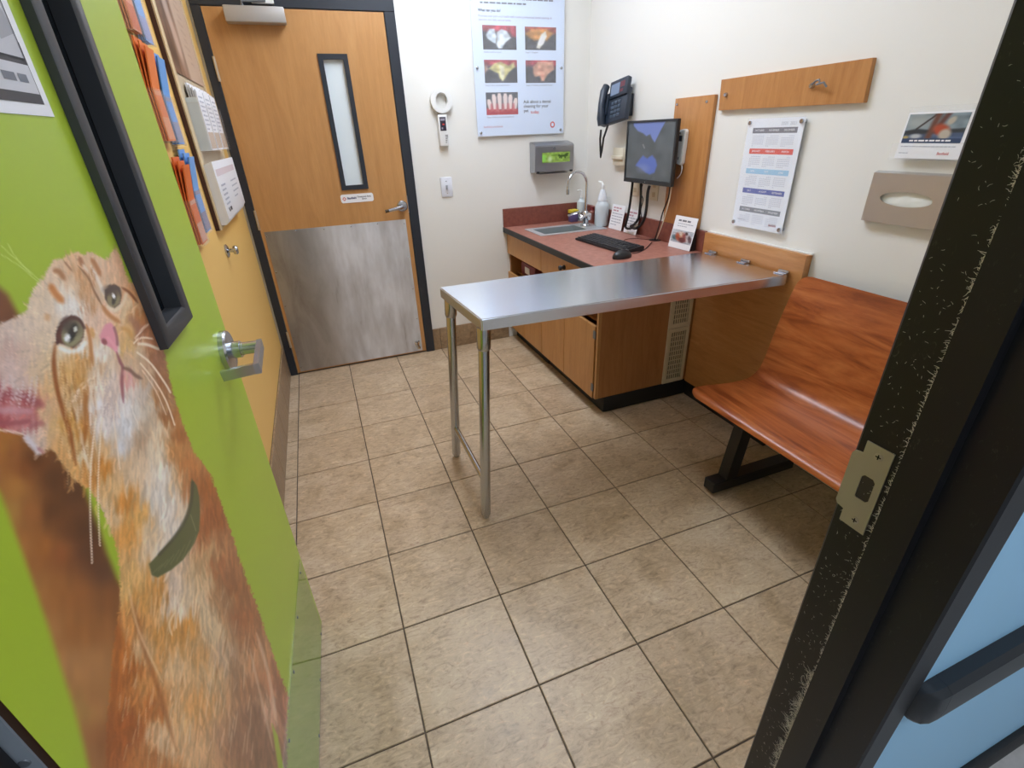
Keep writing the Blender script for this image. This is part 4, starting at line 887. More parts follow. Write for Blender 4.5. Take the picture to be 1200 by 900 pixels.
obj('lock', lathe(B(), [(0.009, 0), (0.009, 0.004), (0, 0.004)], FT(0.14, 0.14, 0.0), FT.n, 14), M_grey, td)
for x in (0.012, 0.262): obj('foot', fbox(B(), FT, x, x+0.018, -0.008, 0.004, -0.012, -0.001), M_black, td)
obj('paper_lip', fbox(B(), FBW, 1.79, 2.0, 1.164, 1.1675, 0.02, 0.085), mat('shadow_slot', (90, 92, 96), 0.5), td)

# ================================================================== COUNTER RUN
ZT = 0.832; CY0 = -0.088; CX = 1.54
def cabinet(name, label, y0, y1, fronts, doors, sidewood_near, ajar=None):
    t = thing(name, label, 'cabinet', (1.87, (y0+y1)/2, 0))
    bm = B(); xf, xb = 1.581, 2.186
    bx(bm, (xf, y0, 0.1), (xb, y0+0.018, 0.798)); bx(bm, (xf, y1-0.018, 0.1), (xb, y1, 0.798)); bx(bm, (xf, y0+0.018, 0.1), (xb, y1-0.018, 0.118)); bx(bm, (xb-0.01, y0+0.018, 0.118), (xb, y1-0.018, 0.798))
    bx(bm, (xf+0.05, y0+0.018, 0.50), (xb-0.01, y1-0.018, 0.512)); obj('carcass', bm, M_cabwood_shaded, t)
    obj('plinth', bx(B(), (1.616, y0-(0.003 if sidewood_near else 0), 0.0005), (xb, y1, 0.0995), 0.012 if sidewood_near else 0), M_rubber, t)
    for a, b in fronts:
        o = obj('drawer_front', bx(B(), (1.563, a+0.0015, 0.65), (1.5805, b-0.0015, 0.797), 0.0012, 1), M_cabwood, t)
        if (a, b) == fronts[0] and sidewood_near:
            k = obj('lock_knob', lathe(B(), [(0.014, 0), (0.014, 0.006), (0.009, 0.008), (0.009, 0.02), (0.015, 0.024), (0.012, 0.034), (0, 0.035)], (1.563, 0.305, 0.745), (-1, 0, 0), 16), M_black, o)
    for a, b in doors:
        o = obj('cabinet_door', bx(B(), (1.563, a+0.0015, 0.09), (1.5805, b-0.0015, 0.515), 0.0012, 1), M_cabwood, t)
        if sidewood_near and a < 0.1:
            for z in (0.16, 0.47): obj('hinge', bx(B(), (1.5600, a-0.010, z-0.022), (1.5625, a+0.014, z+0.022)), M_grey, o)
    return t
cA = cabinet('base_cabinet', 'brown laminate base cabinet with lockable drawer, below keyboard', CY0, 0.628, [(-0.07, 0.626)], [(-0.055, 0.299), (0.301, 0.626)], True)
cB = cabinet('base_cabinet', 'brown laminate base cabinet with open niche, under the sink', 0.6285, YB-0.003, [(0.63, YB-0.004)], [(0.63, 0.925), (0.928, YB-0.004)], False)
box('face_frame', (1.563, CY0, 0.1), (1.5805, CY0+0.016, 0.797), M_cabwood, cA)
nb = thing('niche_item', 'dark red pack lying in the open niche under the sink', 'pack', (1.72, 1.02, 0.5125))
obj('pack', bx(B(), (1.62, 0.86, 0.5125), (1.84, 1.12, 0.61), 0.02), mat('dark_red_pack', (120, 40, 44), 0.5), nb); obj('pack_band', bx(B(), (1.618, 0.95, 0.54), (1.6198, 1.03, 0.585)), M_paper, nb)
# vent grille on the end of the cabinet
FV = Frame((1.998, CY0, 0), (1, 0, 0), (0, 0, 1), (0, -1, 0))
vg = thing('vent_grille', 'cream plastic vent grille in two sections on cabinet end', 'vent', FV(0.07, 0.103, 0.0005))
for z0, z1 in ((0.103, 0.437), (0.441, 0.73)):
    fr_ = obj('grille_frame', ring_plate(B(), rect_loop(0, 0.142, z0, z1), rect_loop(0.02, 0.122, z0+0.022, z1-0.022), lambda a, b: FV(a, b, 0.0006), FV.n*0.008), M_vent, vg)
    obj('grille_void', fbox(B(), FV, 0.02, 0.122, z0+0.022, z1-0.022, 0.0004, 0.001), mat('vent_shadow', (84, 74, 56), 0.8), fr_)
    bm = B()
    for k in range(7): fbox(bm, FV, 0.024+k*0.0145, 0.0295+k*0.0145, z0+0.022, z1-0.022, 0.001, 0.006)
    obj('vertical_slats', bm, M_vent, fr_)
    bm = B(); nn = int((z1-z0-0.044)/0.03)
    for k in range(1, nn+1): fbox(bm, FV, 0.02, 0.122, z0+0.022+k*(z1-z0-0.044)/(nn+1)-0.002, z0+0.022+k*(z1-z0-0.044)/(nn+1)+0.002, 0.001, 0.0055)
    obj('cross_slats', bm, M_vent, fr_)
# worktop with cut-out, dark front edge and upstands
SX0, SX1, SY0, SY1 = 1.665, 1.985, 0.795, 1.005
wt = thing('worktop', 'terracotta laminate worktop with black front edge and upstand', 'worktop', (1.865, 0.57, 0.8))
bm = B()
for x0, x1, y0, y1 in ((CX+0.004, SX0, CY0, YB-0.001), (SX1, XR-0.001, CY0, YB-0.001), (SX0, SX1, CY0, SY0), (SX0, SX1, SY1, YB-0.001)): bx(bm, (x0, y0, 0.7985), (x1, y1, ZT))
obj('top_slab', bm, M_counter, wt)
obj('front_edge', bx(B(), (CX-0.003, CY0, 0.796), (CX+0.0035, YB-0.001, ZT-0.0005), 0.002, 1), M_edge, wt)
obj('back_upstand', bx(B(), (CX, YB-0.02, ZT+0.0005), (XR-0.021, YB-0.001, 0.953), 0.002, 1), M_splash, wt)
obj('side_upstand', bx(B(), (XR-0.02, -0.075, ZT+0.0005), (XR-0.001, YB-0.001, 0.938), 0.002, 1), M_splash, wt)
# sink
sk = thing('sink', 'small stainless steel drop-in sink in the worktop', 'sink', (1.86, 0.9, ZT))
bm = ring_plate(B(), rect_loop(1.628, 2.11, 0.768, 1.045), rect_loop(SX0+0.004, SX1-0.004, SY0+0.004, SY1-0.004), lambda a, b: Vector((a, b, ZT+0.0006)), (0, 0, 0.004)); obj('rim', bm, mat('sink_rim_steel', (214, 218, 222), 0.38, 0.6), sk)
bm = B(); loops_ = [(0.0045, 0.0), (0.006, -0.02), (0.012, -0.14), (0.03, -0.155), (0.09, -0.157)]
rings = [[bm.verts.new((x, y, ZT+dz)) for x, y in rect_loop(SX0+i, SX1-i, SY0+i, SY1-i)] for i, dz in loops_]
for a, b in zip(rings, rings[1:]):
    for k in range(4): bm.faces.new((a[k], b[k], b[(k+1) % 4], a[(k+1) % 4]))
bm.faces.new(rings[-1]); obj('basin', bm, mat('sink_steel', (176, 184, 186), 0.4, 0.65), sk, keep=True)
obj('drain', lathe(B(), [(0.03, 0), (0.03, 0.003), (0.018, 0.002), (0, 0.002)], (1.825, 0.9, ZT-0.1565), (0, 0, 1), 20), M_grey, sk)
# faucet
fx, fy, fz = 2.035, 0.935, ZT+0.0048
fc = thing('faucet', 'chrome gooseneck faucet with two lever handles behind the sink', 'faucet', (fx, fy, fz))
obj('deck_body', lathe(B(), [(0.034, 0), (0.034, 0.006), (0.022, 0.012), (0.02, 0.05), (0.024, 0.06), (0.02, 0.085), (0.013, 0.095)], (fx, fy, fz), (0, 0, 1), 20), M_chrome, fc)
pts = [(fx, fy, fz+0.09), (fx, fy, fz+0.26)]
for a in np.linspace(0.15, math.pi*0.98, 12): pts.append((fx-0.0755*(1-math.cos(a)), fy-0.012*(1-math.cos(a)), fz+0.265+0.08*math.sin(a)))
pts.append((fx-0.151, fy-0.024, fz+0.238)); obj('gooseneck', tube(B(), pts, 0.0088, 12), M_chrome, fc)
obj('aerator', lathe(B(), [(0.0105, 0), (0.0105, 0.03), (0, 0.03)], (fx-0.151, fy-0.024, fz+0.213), (0, 0, 1), 14), M_satin, fc)
for s in (-1, 1):
    h = obj('valve', tube(B(), [(fx, fy+s*0.012, fz+0.05), (fx-0.004, fy+s*0.055, fz+0.056), (fx-0.004, fy+s*0.06, fz+0.085)], [0.013, 0.014, 0.013], 10), M_chrome, fc)
    obj('lever', tube(B(), [(fx-0.004, fy+s*0.062, fz+0.083), (fx-0.05, fy+s*0.075, fz+0.076), (fx-0.095, fy+s*0.085, fz+0.062)], [0.01, 0.008, 0.011], 8), M_chrome, h)
# bottles and packs beside the sink
bt = thing('squeeze_bottle', 'large translucent bottle with white spout beside the faucet', 'bottle', (2.115, 0.86, ZT+0.001))
bxy = (2.112, 0.835, ZT+0.0055)
bxy = (2.122, 0.872, ZT+0.0052); bt.location = bxy; ORG[bt.name] = Vector(bxy)
obj('bottle_body', lathe(B(), [(0.042, 0), (0.046, 0.006), (0.046, 0.125), (0.042, 0.14), (0.03, 0.155), (0.027, 0.16)], bxy, (0, 0, 1), 24), M_bottle, bt)
obj('bottle_liquid', lathe(B(), [(0.040, 0.003), (0.043, 0.008), (0.043, 0.07), (0, 0.07)], bxy, (0, 0, 1), 24), mat('pale_green_liquid', (196, 214, 214), 0.2), bt)
obj('neck', lathe(B(), [(0.031, 0.1605), (0.031, 0.172), (0.016, 0.225), (0.008, 0.235)], bxy, (0, 0, 1), 20), mat('frosted_neck', (222, 228, 236), 0.4), bt)
obj('spout', tube(B(), [Vector(bxy)+Vector(v) for v in ((0, 0, 0.232), (0, 0.0, 0.255), (-0.006, 0.012, 0.272), (-0.016, 0.03, 0.278))], [0.011, 0.011, 0.009, 0.006], 10), M_wplastic, bt)
pb = thing('pump_bottle', 'small clear pump bottle in the corner behind the faucet', 'bottle', (2.115, 1.15, ZT+0.001))
obj('bottle_body', lathe(B(), [(0.028, 0), (0.03, 0.004), (0.03, 0.13), (0.012, 0.15), (0.012, 0.16)], (2.115, 1.15, ZT+0.001), (0, 0, 1), 18), mat('clear_white_bottle', (224, 236, 240), 0.3, alpha=0.8), pb)
obj('pump_head', tube(B(), [(2.115, 1.15, ZT+0.16), (2.115, 1.15, ZT+0.2), (2.105, 1.15, ZT+0.21), (2.08, 1.15, ZT+0.208)], [0.009, 0.008, 0.008, 0.005], 8), M_wplastic, pb)
tb = thing('wipes_pack', 'purple and yellow wipes pack behind the faucet', 'pack', (1.99, 1.14, ZT+0.001))
obj('pack', bx(B(), (2.02, 1.12, ZT+0.001), (2.08, 1.17, ZT+0.06), 0.008), mat('purple_pack', (96, 84, 130), 0.5), tb); obj('pack_lid', bx(B(), (2.018, 1.118, ZT+0.0602), (2.082, 1.172, ZT+0.085), 0.006), mat('yellow_pack', (216, 196, 56), 0.5), tb)
rb_ = thing('medicine_bottle', 'small brown bottle with dark red cap in the corner', 'bottle', (2.14, 1.06, ZT+0.001))
obj('bottle_body', lathe(B(), [(0.02, 0), (0.021, 0.003), (0.021, 0.07), (0.012, 0.082)], (2.147, 1.05, ZT+0.001), (0, 0, 1), 16), mat('brown_bottle', (150, 96, 84), 0.3), rb_); obj('cap', lathe(B(), [(0.014, 0.0822), (0.014, 0.105), (0, 0.105)], (2.147, 1.05, ZT+0.001), (0, 0, 1), 14), mat('dark_red_cap', (132, 44, 46), 0.4), rb_)
sc_ = thing('spray_can', 'slim white tube with black cap beside the squeeze bottle', 'tube', (2.145, 0.955, ZT+0.001))
obj('tube_body', lathe(B(), [(0.017, 0), (0.018, 0.003), (0.018, 0.1), (0.01, 0.108)], (2.147, 0.965, ZT+0.001), (0, 0, 1), 16), M_wplastic, sc_); obj('cap', lathe(B(), [(0.012, 0.1082), (0.012, 0.13), (0, 0.13)], (2.147, 0.965, ZT+0.001), (0, 0, 1), 14), M_black, sc_)
# leaning info cards
def card(name, label, y0, y1, h, seed):
    o = Vector((2.135, y1, ZT+0.0015)); b = Vector((0.026, 0, h)).normalized(); F = Frame(o, (0, -1, 0), b, Vector((-h, 0, 0.026)).normalized()); L_ = math.hypot(0.026, h)
    t = thing(name, label, 'card', o)
    obj('card', fbox(B(), F, 0, y1-y0, 0, L_, 0, 0.002), M_paper, t)
    obj('print_lines', greek(B(), F, 0.015, L_*0.62, (y1-y0)-0.03, 5, 0.006, 0.017, seed, 0.0024), M_inkp, t, 0, True)
    obj('heading_lines', greek(B(), F, 0.02, L_*0.84, (y1-y0)-0.05, 2, 0.009, 0.017, seed+1, 0.0024), mat('dusty_rose_ink', (196, 150, 160), 0.6), t, 0, True)
card('info_card', 'white printed card leaning on the upstand beside the squeeze bottle', 0.645, 0.795, 0.15, 2)
card('info_card', 'white printed card leaning behind the hanging black cables', 0.48, 0.615, 0.14, 5)
# keyboard
kA, kB, kC, kD = (at(x, y, 2, ZT+0.018) for x, y in ((675, 278), (695, 273.5), (752, 290), (735, 294.5)))
kx = ((kC-kB)+(kD-kA)); kx.z = 0; kx.normalize(); ky = Vector((-kx.y, kx.x, 0)); kc = (kA+kB+kC+kD)/4
FK = Frame((kc.x, kc.y, ZT+0.001), kx, ky, (0, 0, 1)); kw, kh = 0.46, 0.15
kbd = thing('keyboard', 'black computer keyboard on the terracotta worktop', 'keyboard', FK(0, 0))
bm = B(); prism(bm, [FK(-kw/2, -kh/2, 0), FK(-kw/2, kh/2, 0), FK(-kw/2, kh/2, 0.024), FK(-kw/2, kh/2-0.02, 0.025), FK(-kw/2, -kh/2, 0.012)], kx*kw)
bmesh.ops.bevel(bm, geom=list(bm.edges), offset=0.003, segments=2, affect='EDGES'); obj('keyboard_body', bm, M_plastic, kbd)
bm = B()
for r in range(6):
    for c in range(21):
        if c in (15, 17) and r in (3,): continue
        x = -kw/2+0.014+c*0.0206; y = -kh/2+0.012+r*0.0205; z = 0.0135+(y+kh/2)*0.085
        fbox(bm, FK, x, x+0.0165, y, y+0.0165, z, z+0.005)
ks = obj('keys', bm, M_key, kbd, 20); ks['kind'] = 'stuff'
# mouse and cords
mc = at(729, 299, 2, ZT+0.015); ms = thing('computer_mouse', 'black computer mouse in front of the keyboard', 'mouse', (mc.x, mc.y, ZT+0.001))
bm = B(); bmesh.ops.create_uvsphere(bm, u_segments=20, v_segments=12, radius=1.0)
for v in bm.verts:
    x, y, z = v.co; z = max(z, -0.25); v.co = Vector((mc.x, mc.y, ZT+0.001+0.0085))+kx*(x*0.032)+ky*(y*0.056)+Vector((0, 0, z*0.033))
obj('mouse_shell', bm, M_plastic, ms); obj('scroll_wheel', lathe(B(), [(0.008, -0.003), (0.008, 0.003)], Vector((mc.x, mc.y, ZT+0.036))+ky*0.028, kx, 14), M_grey, ms)
def cord(name, label, pix, z=None, X=None, r=0.0022, m=M_rubber, n=7, group=None, extra=None):
    P = [at(a, b, 2, z) if X is None else at(a, b, 0, X) for a, b in pix]
    if extra: P = extra(P)
    Q = [P[0]]
    for i in range(len(P)-1):
        p0, p1, p2, p3 = P[max(i-1, 0)], P[i], P[i+1], P[min(i+2, len(P)-1)]
        for t in np.linspace(1/6, 1, 6): Q.append(0.5*(2*p1+(p2-p0)*t+(2*p0-5*p1+4*p2-p3)*t*t+(3*p1-p0-3*p2+p3)*t**3))
    return tag(obj(name, tube(B(), Q, r, n), m), label, 'cable', group)
cord('mouse_cord', 'thin black mouse cord running to the desk grommet', [(741, 297), (750, 295), (758, 290), (764, 283.5)], z=ZT+0.004, r=0.002)
cord('thin_cable', 'thin dark keyboard cord crossing the worktop behind the keyboard', [(731, 283.5), (733, 280.5), (745, 279.5), (762, 281)], z=ZT+0.004, r=0.002, m=mat('brown_cord', (90, 44, 36), 0.6))
gc = at(767.5, 281.5, 2, ZT); gm = thing('desk_grommet', 'black round cable grommet in the worktop', 'grommet', (gc.x, gc.y, ZT+0.0005))
obj('grommet_ring', lathe(B(), [(0.034, 0.0005), (0.034, 0.004), (0.026, 0.006), (0.02, 0.004), (0, 0.003)], (gc.x, gc.y, ZT), (0, 0, 1), 24), M_black, gm); obj('grommet_cap', lathe(B(), [(0.012, 0.0042), (0.012, 0.008), (0, 0.008)], (gc.x, gc.y-0.008, ZT), (0, 0, 1), 14), M_rubber, gm)
# easel card
ec = thing('easel_card', 'white easel card with dog picture at the end of worktop', 'sign', (2.13, 0.05, ZT+0.001))
o_ = Vector((2.112, 0.132, ZT+0.002)); b_ = (Vector((2.146, 0.130, 0.99))-o_).normalized(); a_ = Vector((0.010, -0.16, 0)).normalized(); b_ = (b_-a_*b_.dot(a_)).normalized()
FE = Frame(o_, a_, b_, a_.cross(b_))
obj('card', fbox(B(), FE, 0, 0.165, 0, 0.165, -0.002, 0), M_paper, ec)
def dogs(uv, P):
    p = Paint(uv, (206, 214, 224)); u, v = uv[:, 0], uv[:, 1]
    for x, y, rx, ry, c in ((.2, .35, .14, .2, (92, 120, 130)), (.34, .45, .13, .3, (196, 96, 66)), (.5, .6, .12, .28, (222, 180, 150)), (.66, .5, .12, .32, (170, 92, 84)), (.55, .25, .16, .2, (120, 60, 60)), (.8, .45, .1, .3, (210, 200, 200)), (.9, .4, .08, .25, (110, 84, 90)), (.42, .72, .07, .14, (232, 214, 200)), (.7, .8, .06, .12, (90, 70, 70))): p.ell(x, y, rx, ry, c, 0.2, .35)
    p.c *= (0.85+0.3*vnoise(u*16, v*14, 8))[:, None]; return p.lin()
dogs0 = dogs; dogs = lambda uv, P: dogs0(uv, P)*0.75
print_grid('dog_picture', np.linspace(0, 1, 50), np.linspace(0, 1, 30), lambda u, v: FE.arr(0.004+u*0.157, 0.03+v*0.065, 0.0006), dogs, M_print, ec)
obj('heading_lines', greek(B(), FE, 0.03, 0.138, 0.09, 1, 0.009, 0.02, 3, 0.0007), M_ink2, ec, 0, True); obj('print_lines', greek(B(), FE, 0.03, 0.125, 0.12, 2, 0.004, 0.012, 4, 0.0007), M_inkp, ec, 0, True)
obj('easel_back', prism(B(), [FE(0.163, 0, -0.0025), FE(0.163, 0.13, -0.0025), FE(0.163, 0, 0)+Vector((0.04, 0, 0))], FE.a*-0.12), M_black, ec)

# ================================================================== RIGHT WALL THINGS
FR_ = Frame((XR, 0, 0), (0, -1, 0), (0, 0, 1), (-1, 0, 0))      # a = -Y : use a = -y
def R(y): return -y
# desk phone on a wall bracket
ph = thing('desk_phone', 'black desk phone with handset mounted on the wall in the corner', 'phone', FR_(R(0.74), 1.44, 0.0005))
obj('wall_bracket', fbox(B(), FR_, R(0.79), R(0.685), 1.485, 1.60, 0.0005, 0.045, 0.004), M_phone, ph)
pb0 = Vector((2.05, 0.82, 1.437)); pa = Vector((0.05, -0.217, 0.041)).normalized(); pv = Vector((0.06, -0.018, 0.194)).normalized(); pv = (pv-pa*pv.dot(pa)).normalized()
FPH = Frame(pb0, pa, pv, pa.cross(pv))
obj('phone_body', fbox(B(), FPH, 0.0, 0.205, 0.0, 0.175, -0.035, 0.0, 0.006), M_phone, ph)
obj('display_hood', fbox(B(), FPH, 0.062, 0.205, 0.13, 0.225, -0.02, 0.012, 0.005), M_phone, ph)
obj('phone_screen', fbox(B(), FPH, 0.075, 0.145, 0.145, 0.205, 0.0123, 0.0132), mat('lcd_grey', (120, 136, 160), 0.25), ph)
obj('phone_labels', fbox(fbox(B(), FPH, 0.15, 0.185, 0.175, 0.205, 0.0123, 0.0132), FPH, 0.15, 0.175, 0.15, 0.165, 0.0123, 0.0132), mat('red_label', (104, 56, 66), 0.5), ph)
for r in range(4):
    for c in range(3): obj('phone_key', fbox(B(), FPH, 0.082+c*0.027, 0.102+c*0.027, 0.025+r*0.024, 0.041+r*0.024, 0.0002, 0.004, 0.001), mat('phone_key_plastic', (70, 82, 98), 0.4), ph)
hb = B(); hp = [FPH(0.028, -0.005, 0.012), FPH(0.028, 0.03, 0.024), FPH(0.028, 0.105, 0.034), FPH(0.028, 0.18, 0.024), FPH(0.028, 0.212, 0.012)]
tube(hb, hp, [0.022, 0.024, 0.019, 0.024, 0.022], 12); obj('handset', hb, M_phone, ph)
obj('handset_cradle', fbox(B(), FPH, 0.003, 0.055, 0.05, 0.16, 0.0003, 0.012, 0.003), M_phone, ph)
cw = [FPH(0.028, -0.026, 0.014)+Vector((0, 0, 0))]; c0 = FPH(0.028, -0.03, 0.012)
cp = [c0, c0+Vector((0.004, 0.012, -0.05)), c0+Vector((0.006, 0.006, -0.115)), c0+Vector((0.006, 0.0, -0.15)), c0+Vector((0.008, -0.006, -0.115)), c0+Vector((0.01, -0.018, -0.045)), FPH(0.06, -0.004, -0.01)]
obj('coiled_cord', tube(B(), cp, 0.0062, 8), M_rubber, ph)
# ivory plates
def plate(name, label, y0, y1, z0, z1, d, kind):
    t = thing(name, label, 'outlet' if kind else 'box', FR_(R((y0+y1)/2), z0, 0.0005))
    obj('cover', fbox(B(), FR_, R(y1), R(y0), z0, z1, 0.0005, d, 0.002), M_offwhite, t)
    ym = (y0+y1)/2
    if kind:
        for z in (z0+0.032, z1-0.032): obj('socket', fbox(B(), FR_, R(ym+0.014), R(ym-0.014), z-0.013, z+0.013, d+0.0002, d+0.002, 0.001), mat('socket_tan', (204, 190, 160), 0.5), t)
    else: obj('cover_lip', fbox(B(), FR_, R(y1+0.004), R(y0-0.004), z0+0.035, z0+0.055, d+0.0002, d+0.012, 0.002), M_offwhite, t)
    return t
plate('wall_box', 'ivory plastic wall box between phone and monitor', 0.715, 0.83, 1.215, 1.315, 0.03, 0)
plate('wall_outlet', 'ivory wall outlet below the monitor by the hanging cables', 0.555, 0.63, 1.05, 1.165, 0.006, 1)
plate('wall_outlet', 'ivory wall outlet below the monitor nearer the wooden panel', 0.365, 0.44, 1.04, 1.155, 0.006, 1)
# vertical wooden panel
vp_ = thing('wall_panel', 'tall brown wooden panel screwed to the wall beside the monitor', 'panel', FR_(R(0.13), 0.94, 0.0005))
obj('panel_board', fbox(B(), FR_, R(0.275), R(-0.012), 0.9395, 1.547, 0.0005, 0.019, 0.001), M_board, vp_)
for y in (0.255, 0.035): screw(FR_, R(y), 1.52, 0.007, M_satin, vp_, 0.019, 0.006)
# monitor on an arm
mn = thing('computer_monitor', 'black flat monitor showing a mountain lake, on a wall arm', 'monitor', (2.1, 0.35, 1.14))
FM = Frame((2.098, 0.588, 1.138), (0.004, -1, 0), (0, 0, 1), (-1, -0.004, 0)); mw, mh = 0.448, 0.318
obj('monitor_shell', fbox(B(), FM, 0, mw, 0, mh, -0.016, -0.001, 0.003), M_plastic, mn)
obj('bezel', ring_plate(B(), rect_loop(0, mw, 0, mh), rect_loop(0.012, mw-0.014, 0.022, mh-0.011), lambda a, b: FM(a, b, -0.0008), FM.n*0.005), M_plastic, mn)
def lake(uv, P):
    p = Paint(uv, (84, 90, 94)); u, v = uv[:, 0], uv[:, 1]; p.c *= (0.9+0.16*vnoise(u*7, v*7, 6))[:, None]
    p.poly([(.1, 1.05), (.12, .95), (.22, .86), (.34, .82), (.42, .77), (.5, .80), (.55, .72), (.61, .66), (.67, .78), (.72, .88), (.82, 1.05)], (108, 124, 180), .012)
    p.poly([(.22, .24), (.32, .37), (.38, .43), (.43, .40), (.48, .38), (.52, .41), (.58, .44), (.66, .37), (.7, .27), (.66, .14), (.56, .1), (.46, .13), (.36, .2)], (86, 106, 176), .02)
    p.ell(.4, .2, .12, .07, (120, 136, 180), 0, .6, .5); p.poly([(.3, -.02), (.62, -.02), (.62, .08), (.5, .05)], (70, 76, 82), .03, .7); p.line([(.36, .62), (.4, .56)], .02, (170, 170, 176), alpha=.5)
    return p.lin()
m_scr = print_material('screen_image', 0.2); at_ = m_scr.node_tree.nodes['Attribute']; L(m_scr, at_.outputs['Color'], m_scr.node_tree.nodes['Principled BSDF'].inputs['Emission Color']); m_scr.node_tree.nodes['Principled BSDF'].inputs['Emission Strength'].default_value = 0.1
print_grid('screen', np.linspace(0, 1, 80), np.linspace(0, 1, 56), lambda u, v: FM.arr(0.012+u*(mw-0.026), 0.022+v*(mh-0.033), 0.0005), lake, m_scr, mn)
bm = B(); fbox(bm, FM, 0.17, 0.3, 0.1, 0.22, -0.047, -0.0165); tube(bm, [FM(0.235, 0.16, -0.047), FM(0.235, 0.16, -0.075)], 0.02, 12); fbox(bm, FM, 0.2, 0.27, 0.1, 0.22, -0.0905, -0.075); obj('wall_arm', bm, M_black, mn)
obj('power_light', fbox(B(), FM, mw*0.47, mw*0.49, 0.008, 0.011, 0.0044, 0.0049), M_satin, mn)
# hanging cables
BK = 'black cables hanging below the monitor'
cord('hanging_cable', 'thick black cable loop hanging leftmost below the monitor', [(741.5, 212), (740, 225), (738.3, 238), (736, 252), (733.5, 262), (733, 266), (736, 268), (741, 267)], X=2.115, r=0.0075, group=BK)
cord('hanging_cable', 'thick black cable loop hanging second from the left', [(751, 215), (751, 228), (750, 242), (748, 256), (743, 263), (739, 265)], X=2.134, r=0.0075, group=BK)
cord('hanging_cable', 'thick black cable loop hanging rightmost below the monitor', [(761, 218), (759, 226), (757.5, 244), (755, 256), (750.5, 264), (745, 267.5), (741.5, 267)], X=2.098, r=0.0085, group=BK)
cord('hanging_cable', 'thin black wire twisting between the cable loops', [(753, 216), (751, 226), (753.5, 234), (751, 246), (752, 256)], X=2.128, r=0.003, group=BK)
cord('power_cable', 'dark cable dropping from monitor corner to the grommet', [(785, 219), (783, 232), (777, 248), (773, 262), (769, 280)], X=2.13, r=0.0035, extra=lambda P: P[:-1]+[Vector((gc.x, gc.y, ZT+0.009))])
cord('power_cable', 'white cable dropping from monitor corner to the grommet', [(787, 219), (784, 236), (779, 254), (775, 266), (770, 279)], X=2.133, r=0.003, m=M_offwhite, extra=lambda P: P[:-1]+[Vector((gc.x+0.002, gc.y-0.012, ZT+0.009))])
# handheld device on the panel
hd = thing('handheld_scanner', 'white handheld device with dark display hung on the wooden panel', 'device', FR_(R(0.18), 1.245, 0.0195))
bm = B(); prism(bm, [FR_(R(y), z, 0.0195) for y, z in ((0.205, 1.25), (0.155, 1.24), (0.142, 1.25), (0.138, 1.4), (0.15, 1.408), (0.212, 1.402), (0.218, 1.392))], FR_.n*0.022); bmesh.ops.bevel(bm, geom=list(bm.edges), offset=0.003, segments=2, affect='EDGES'); obj('device_body', bm, M_wplastic, hd)
obj('device_display', fbox(B(), FR_, R(0.2), R(0.16), 1.352, 1.378, 0.0417, 0.0425), mat('display_navy', (40, 48, 70), 0.3), hd); obj('device_button', fbox(fbox(B(), FR_, R(0.185), R(0.175), 1.386, 1.394, 0.0417, 0.0425), FR_, R(0.178), R(0.17), 1.265, 1.278, 0.0417, 0.0425), M_ink2, hd)
cord('device_cable', 'thin white cable curling down from the handheld device', [(799, 193), (799, 199), (797, 205), (793.5, 209)], X=2.158, r=0.0028, m=M_wplastic)
# horizontal leash board
lb = thing('leash_board', 'long brown wooden hook board screwed high on the wall', 'board', FR_(R(-0.4), 1.475, 0.0005))
bm = B(); prism(bm, [FR_(R(y), z, 0.0005) for y, z in ((-0.05, 1.480), (-0.752, 1.472), (-0.745, 1.603), (-0.042, 1.602))], FR_.n*0.019); obj('hook_board', bm, M_board, lb)
screw(FR_, R(-0.088), 1.54, 0.009, M_satin, lb, 0.0196, 0.012, 'hook_stud'); hk = screw(FR_, R(-0.535), 1.54, 0.010, M_satin, lb, 0.0196, 0.014, 'hook_stud')
obj('leash_clip', tube(B(), [FR_(R(-0.542), 1.543, 0.036), FR_(R(-0.56), 1.553, 0.04), FR_(R(-0.573), 1.556, 0.04), FR_(R(-0.578), 1.546, 0.04), FR_(R(-0.566), 1.541, 0.04), FR_(R(-0.6), 1.545, 0.045), FR_(R(-0.612), 1.53, 0.042)], 0.0035, 8), M_grey, hk)
# calendar behind acrylic
cd = thing('year_calendar', 'wall calendar sheet with coloured month bars behind clear acrylic', 'calendar', FR_(R(-0.39), 0.997, 0.0005))
FC = Frame(FR_(R(-0.245), 0.997, 0.016), FR_.a, FR_.b, FR_.n); cw_, ch_ = 0.287, 0.441
obj('calendar_sheet', fbox(B(), FC, 0, cw_, 0, ch_, 0, 0.002), mat('calendar_paper', (236, 240, 248), 0.4), cd)
obj('acrylic_cover', fbox(B(), FC, -0.003, cw_+0.003, -0.003, ch_+0.003, 0.0045, 0.0065), mat('thin_acrylic', (250, 252, 255)), cd)
for x in (0.012, cw_-0.012):
    for z in (0.015, ch_-0.015): obj('standoff', lathe(B(), [(0.008, -0.0155), (0.008, 0.009), (0, 0.0095)], FC(x, z, 0), FC.n, 14), M_satin, cd)
MON = ['OCTOBER NOVEMBER DECEMBER', 'JANUARY FEBRUARY MARCH', 'APRIL MAY JUNE', 'JULY AUGUST SEPTEMBER', 'OCTOBER NOVEMBER DECEMBER']
CCOL = [(112, 112, 124), (222, 72, 56), (160, 204, 234), (84, 96, 172), (132, 136, 146)]
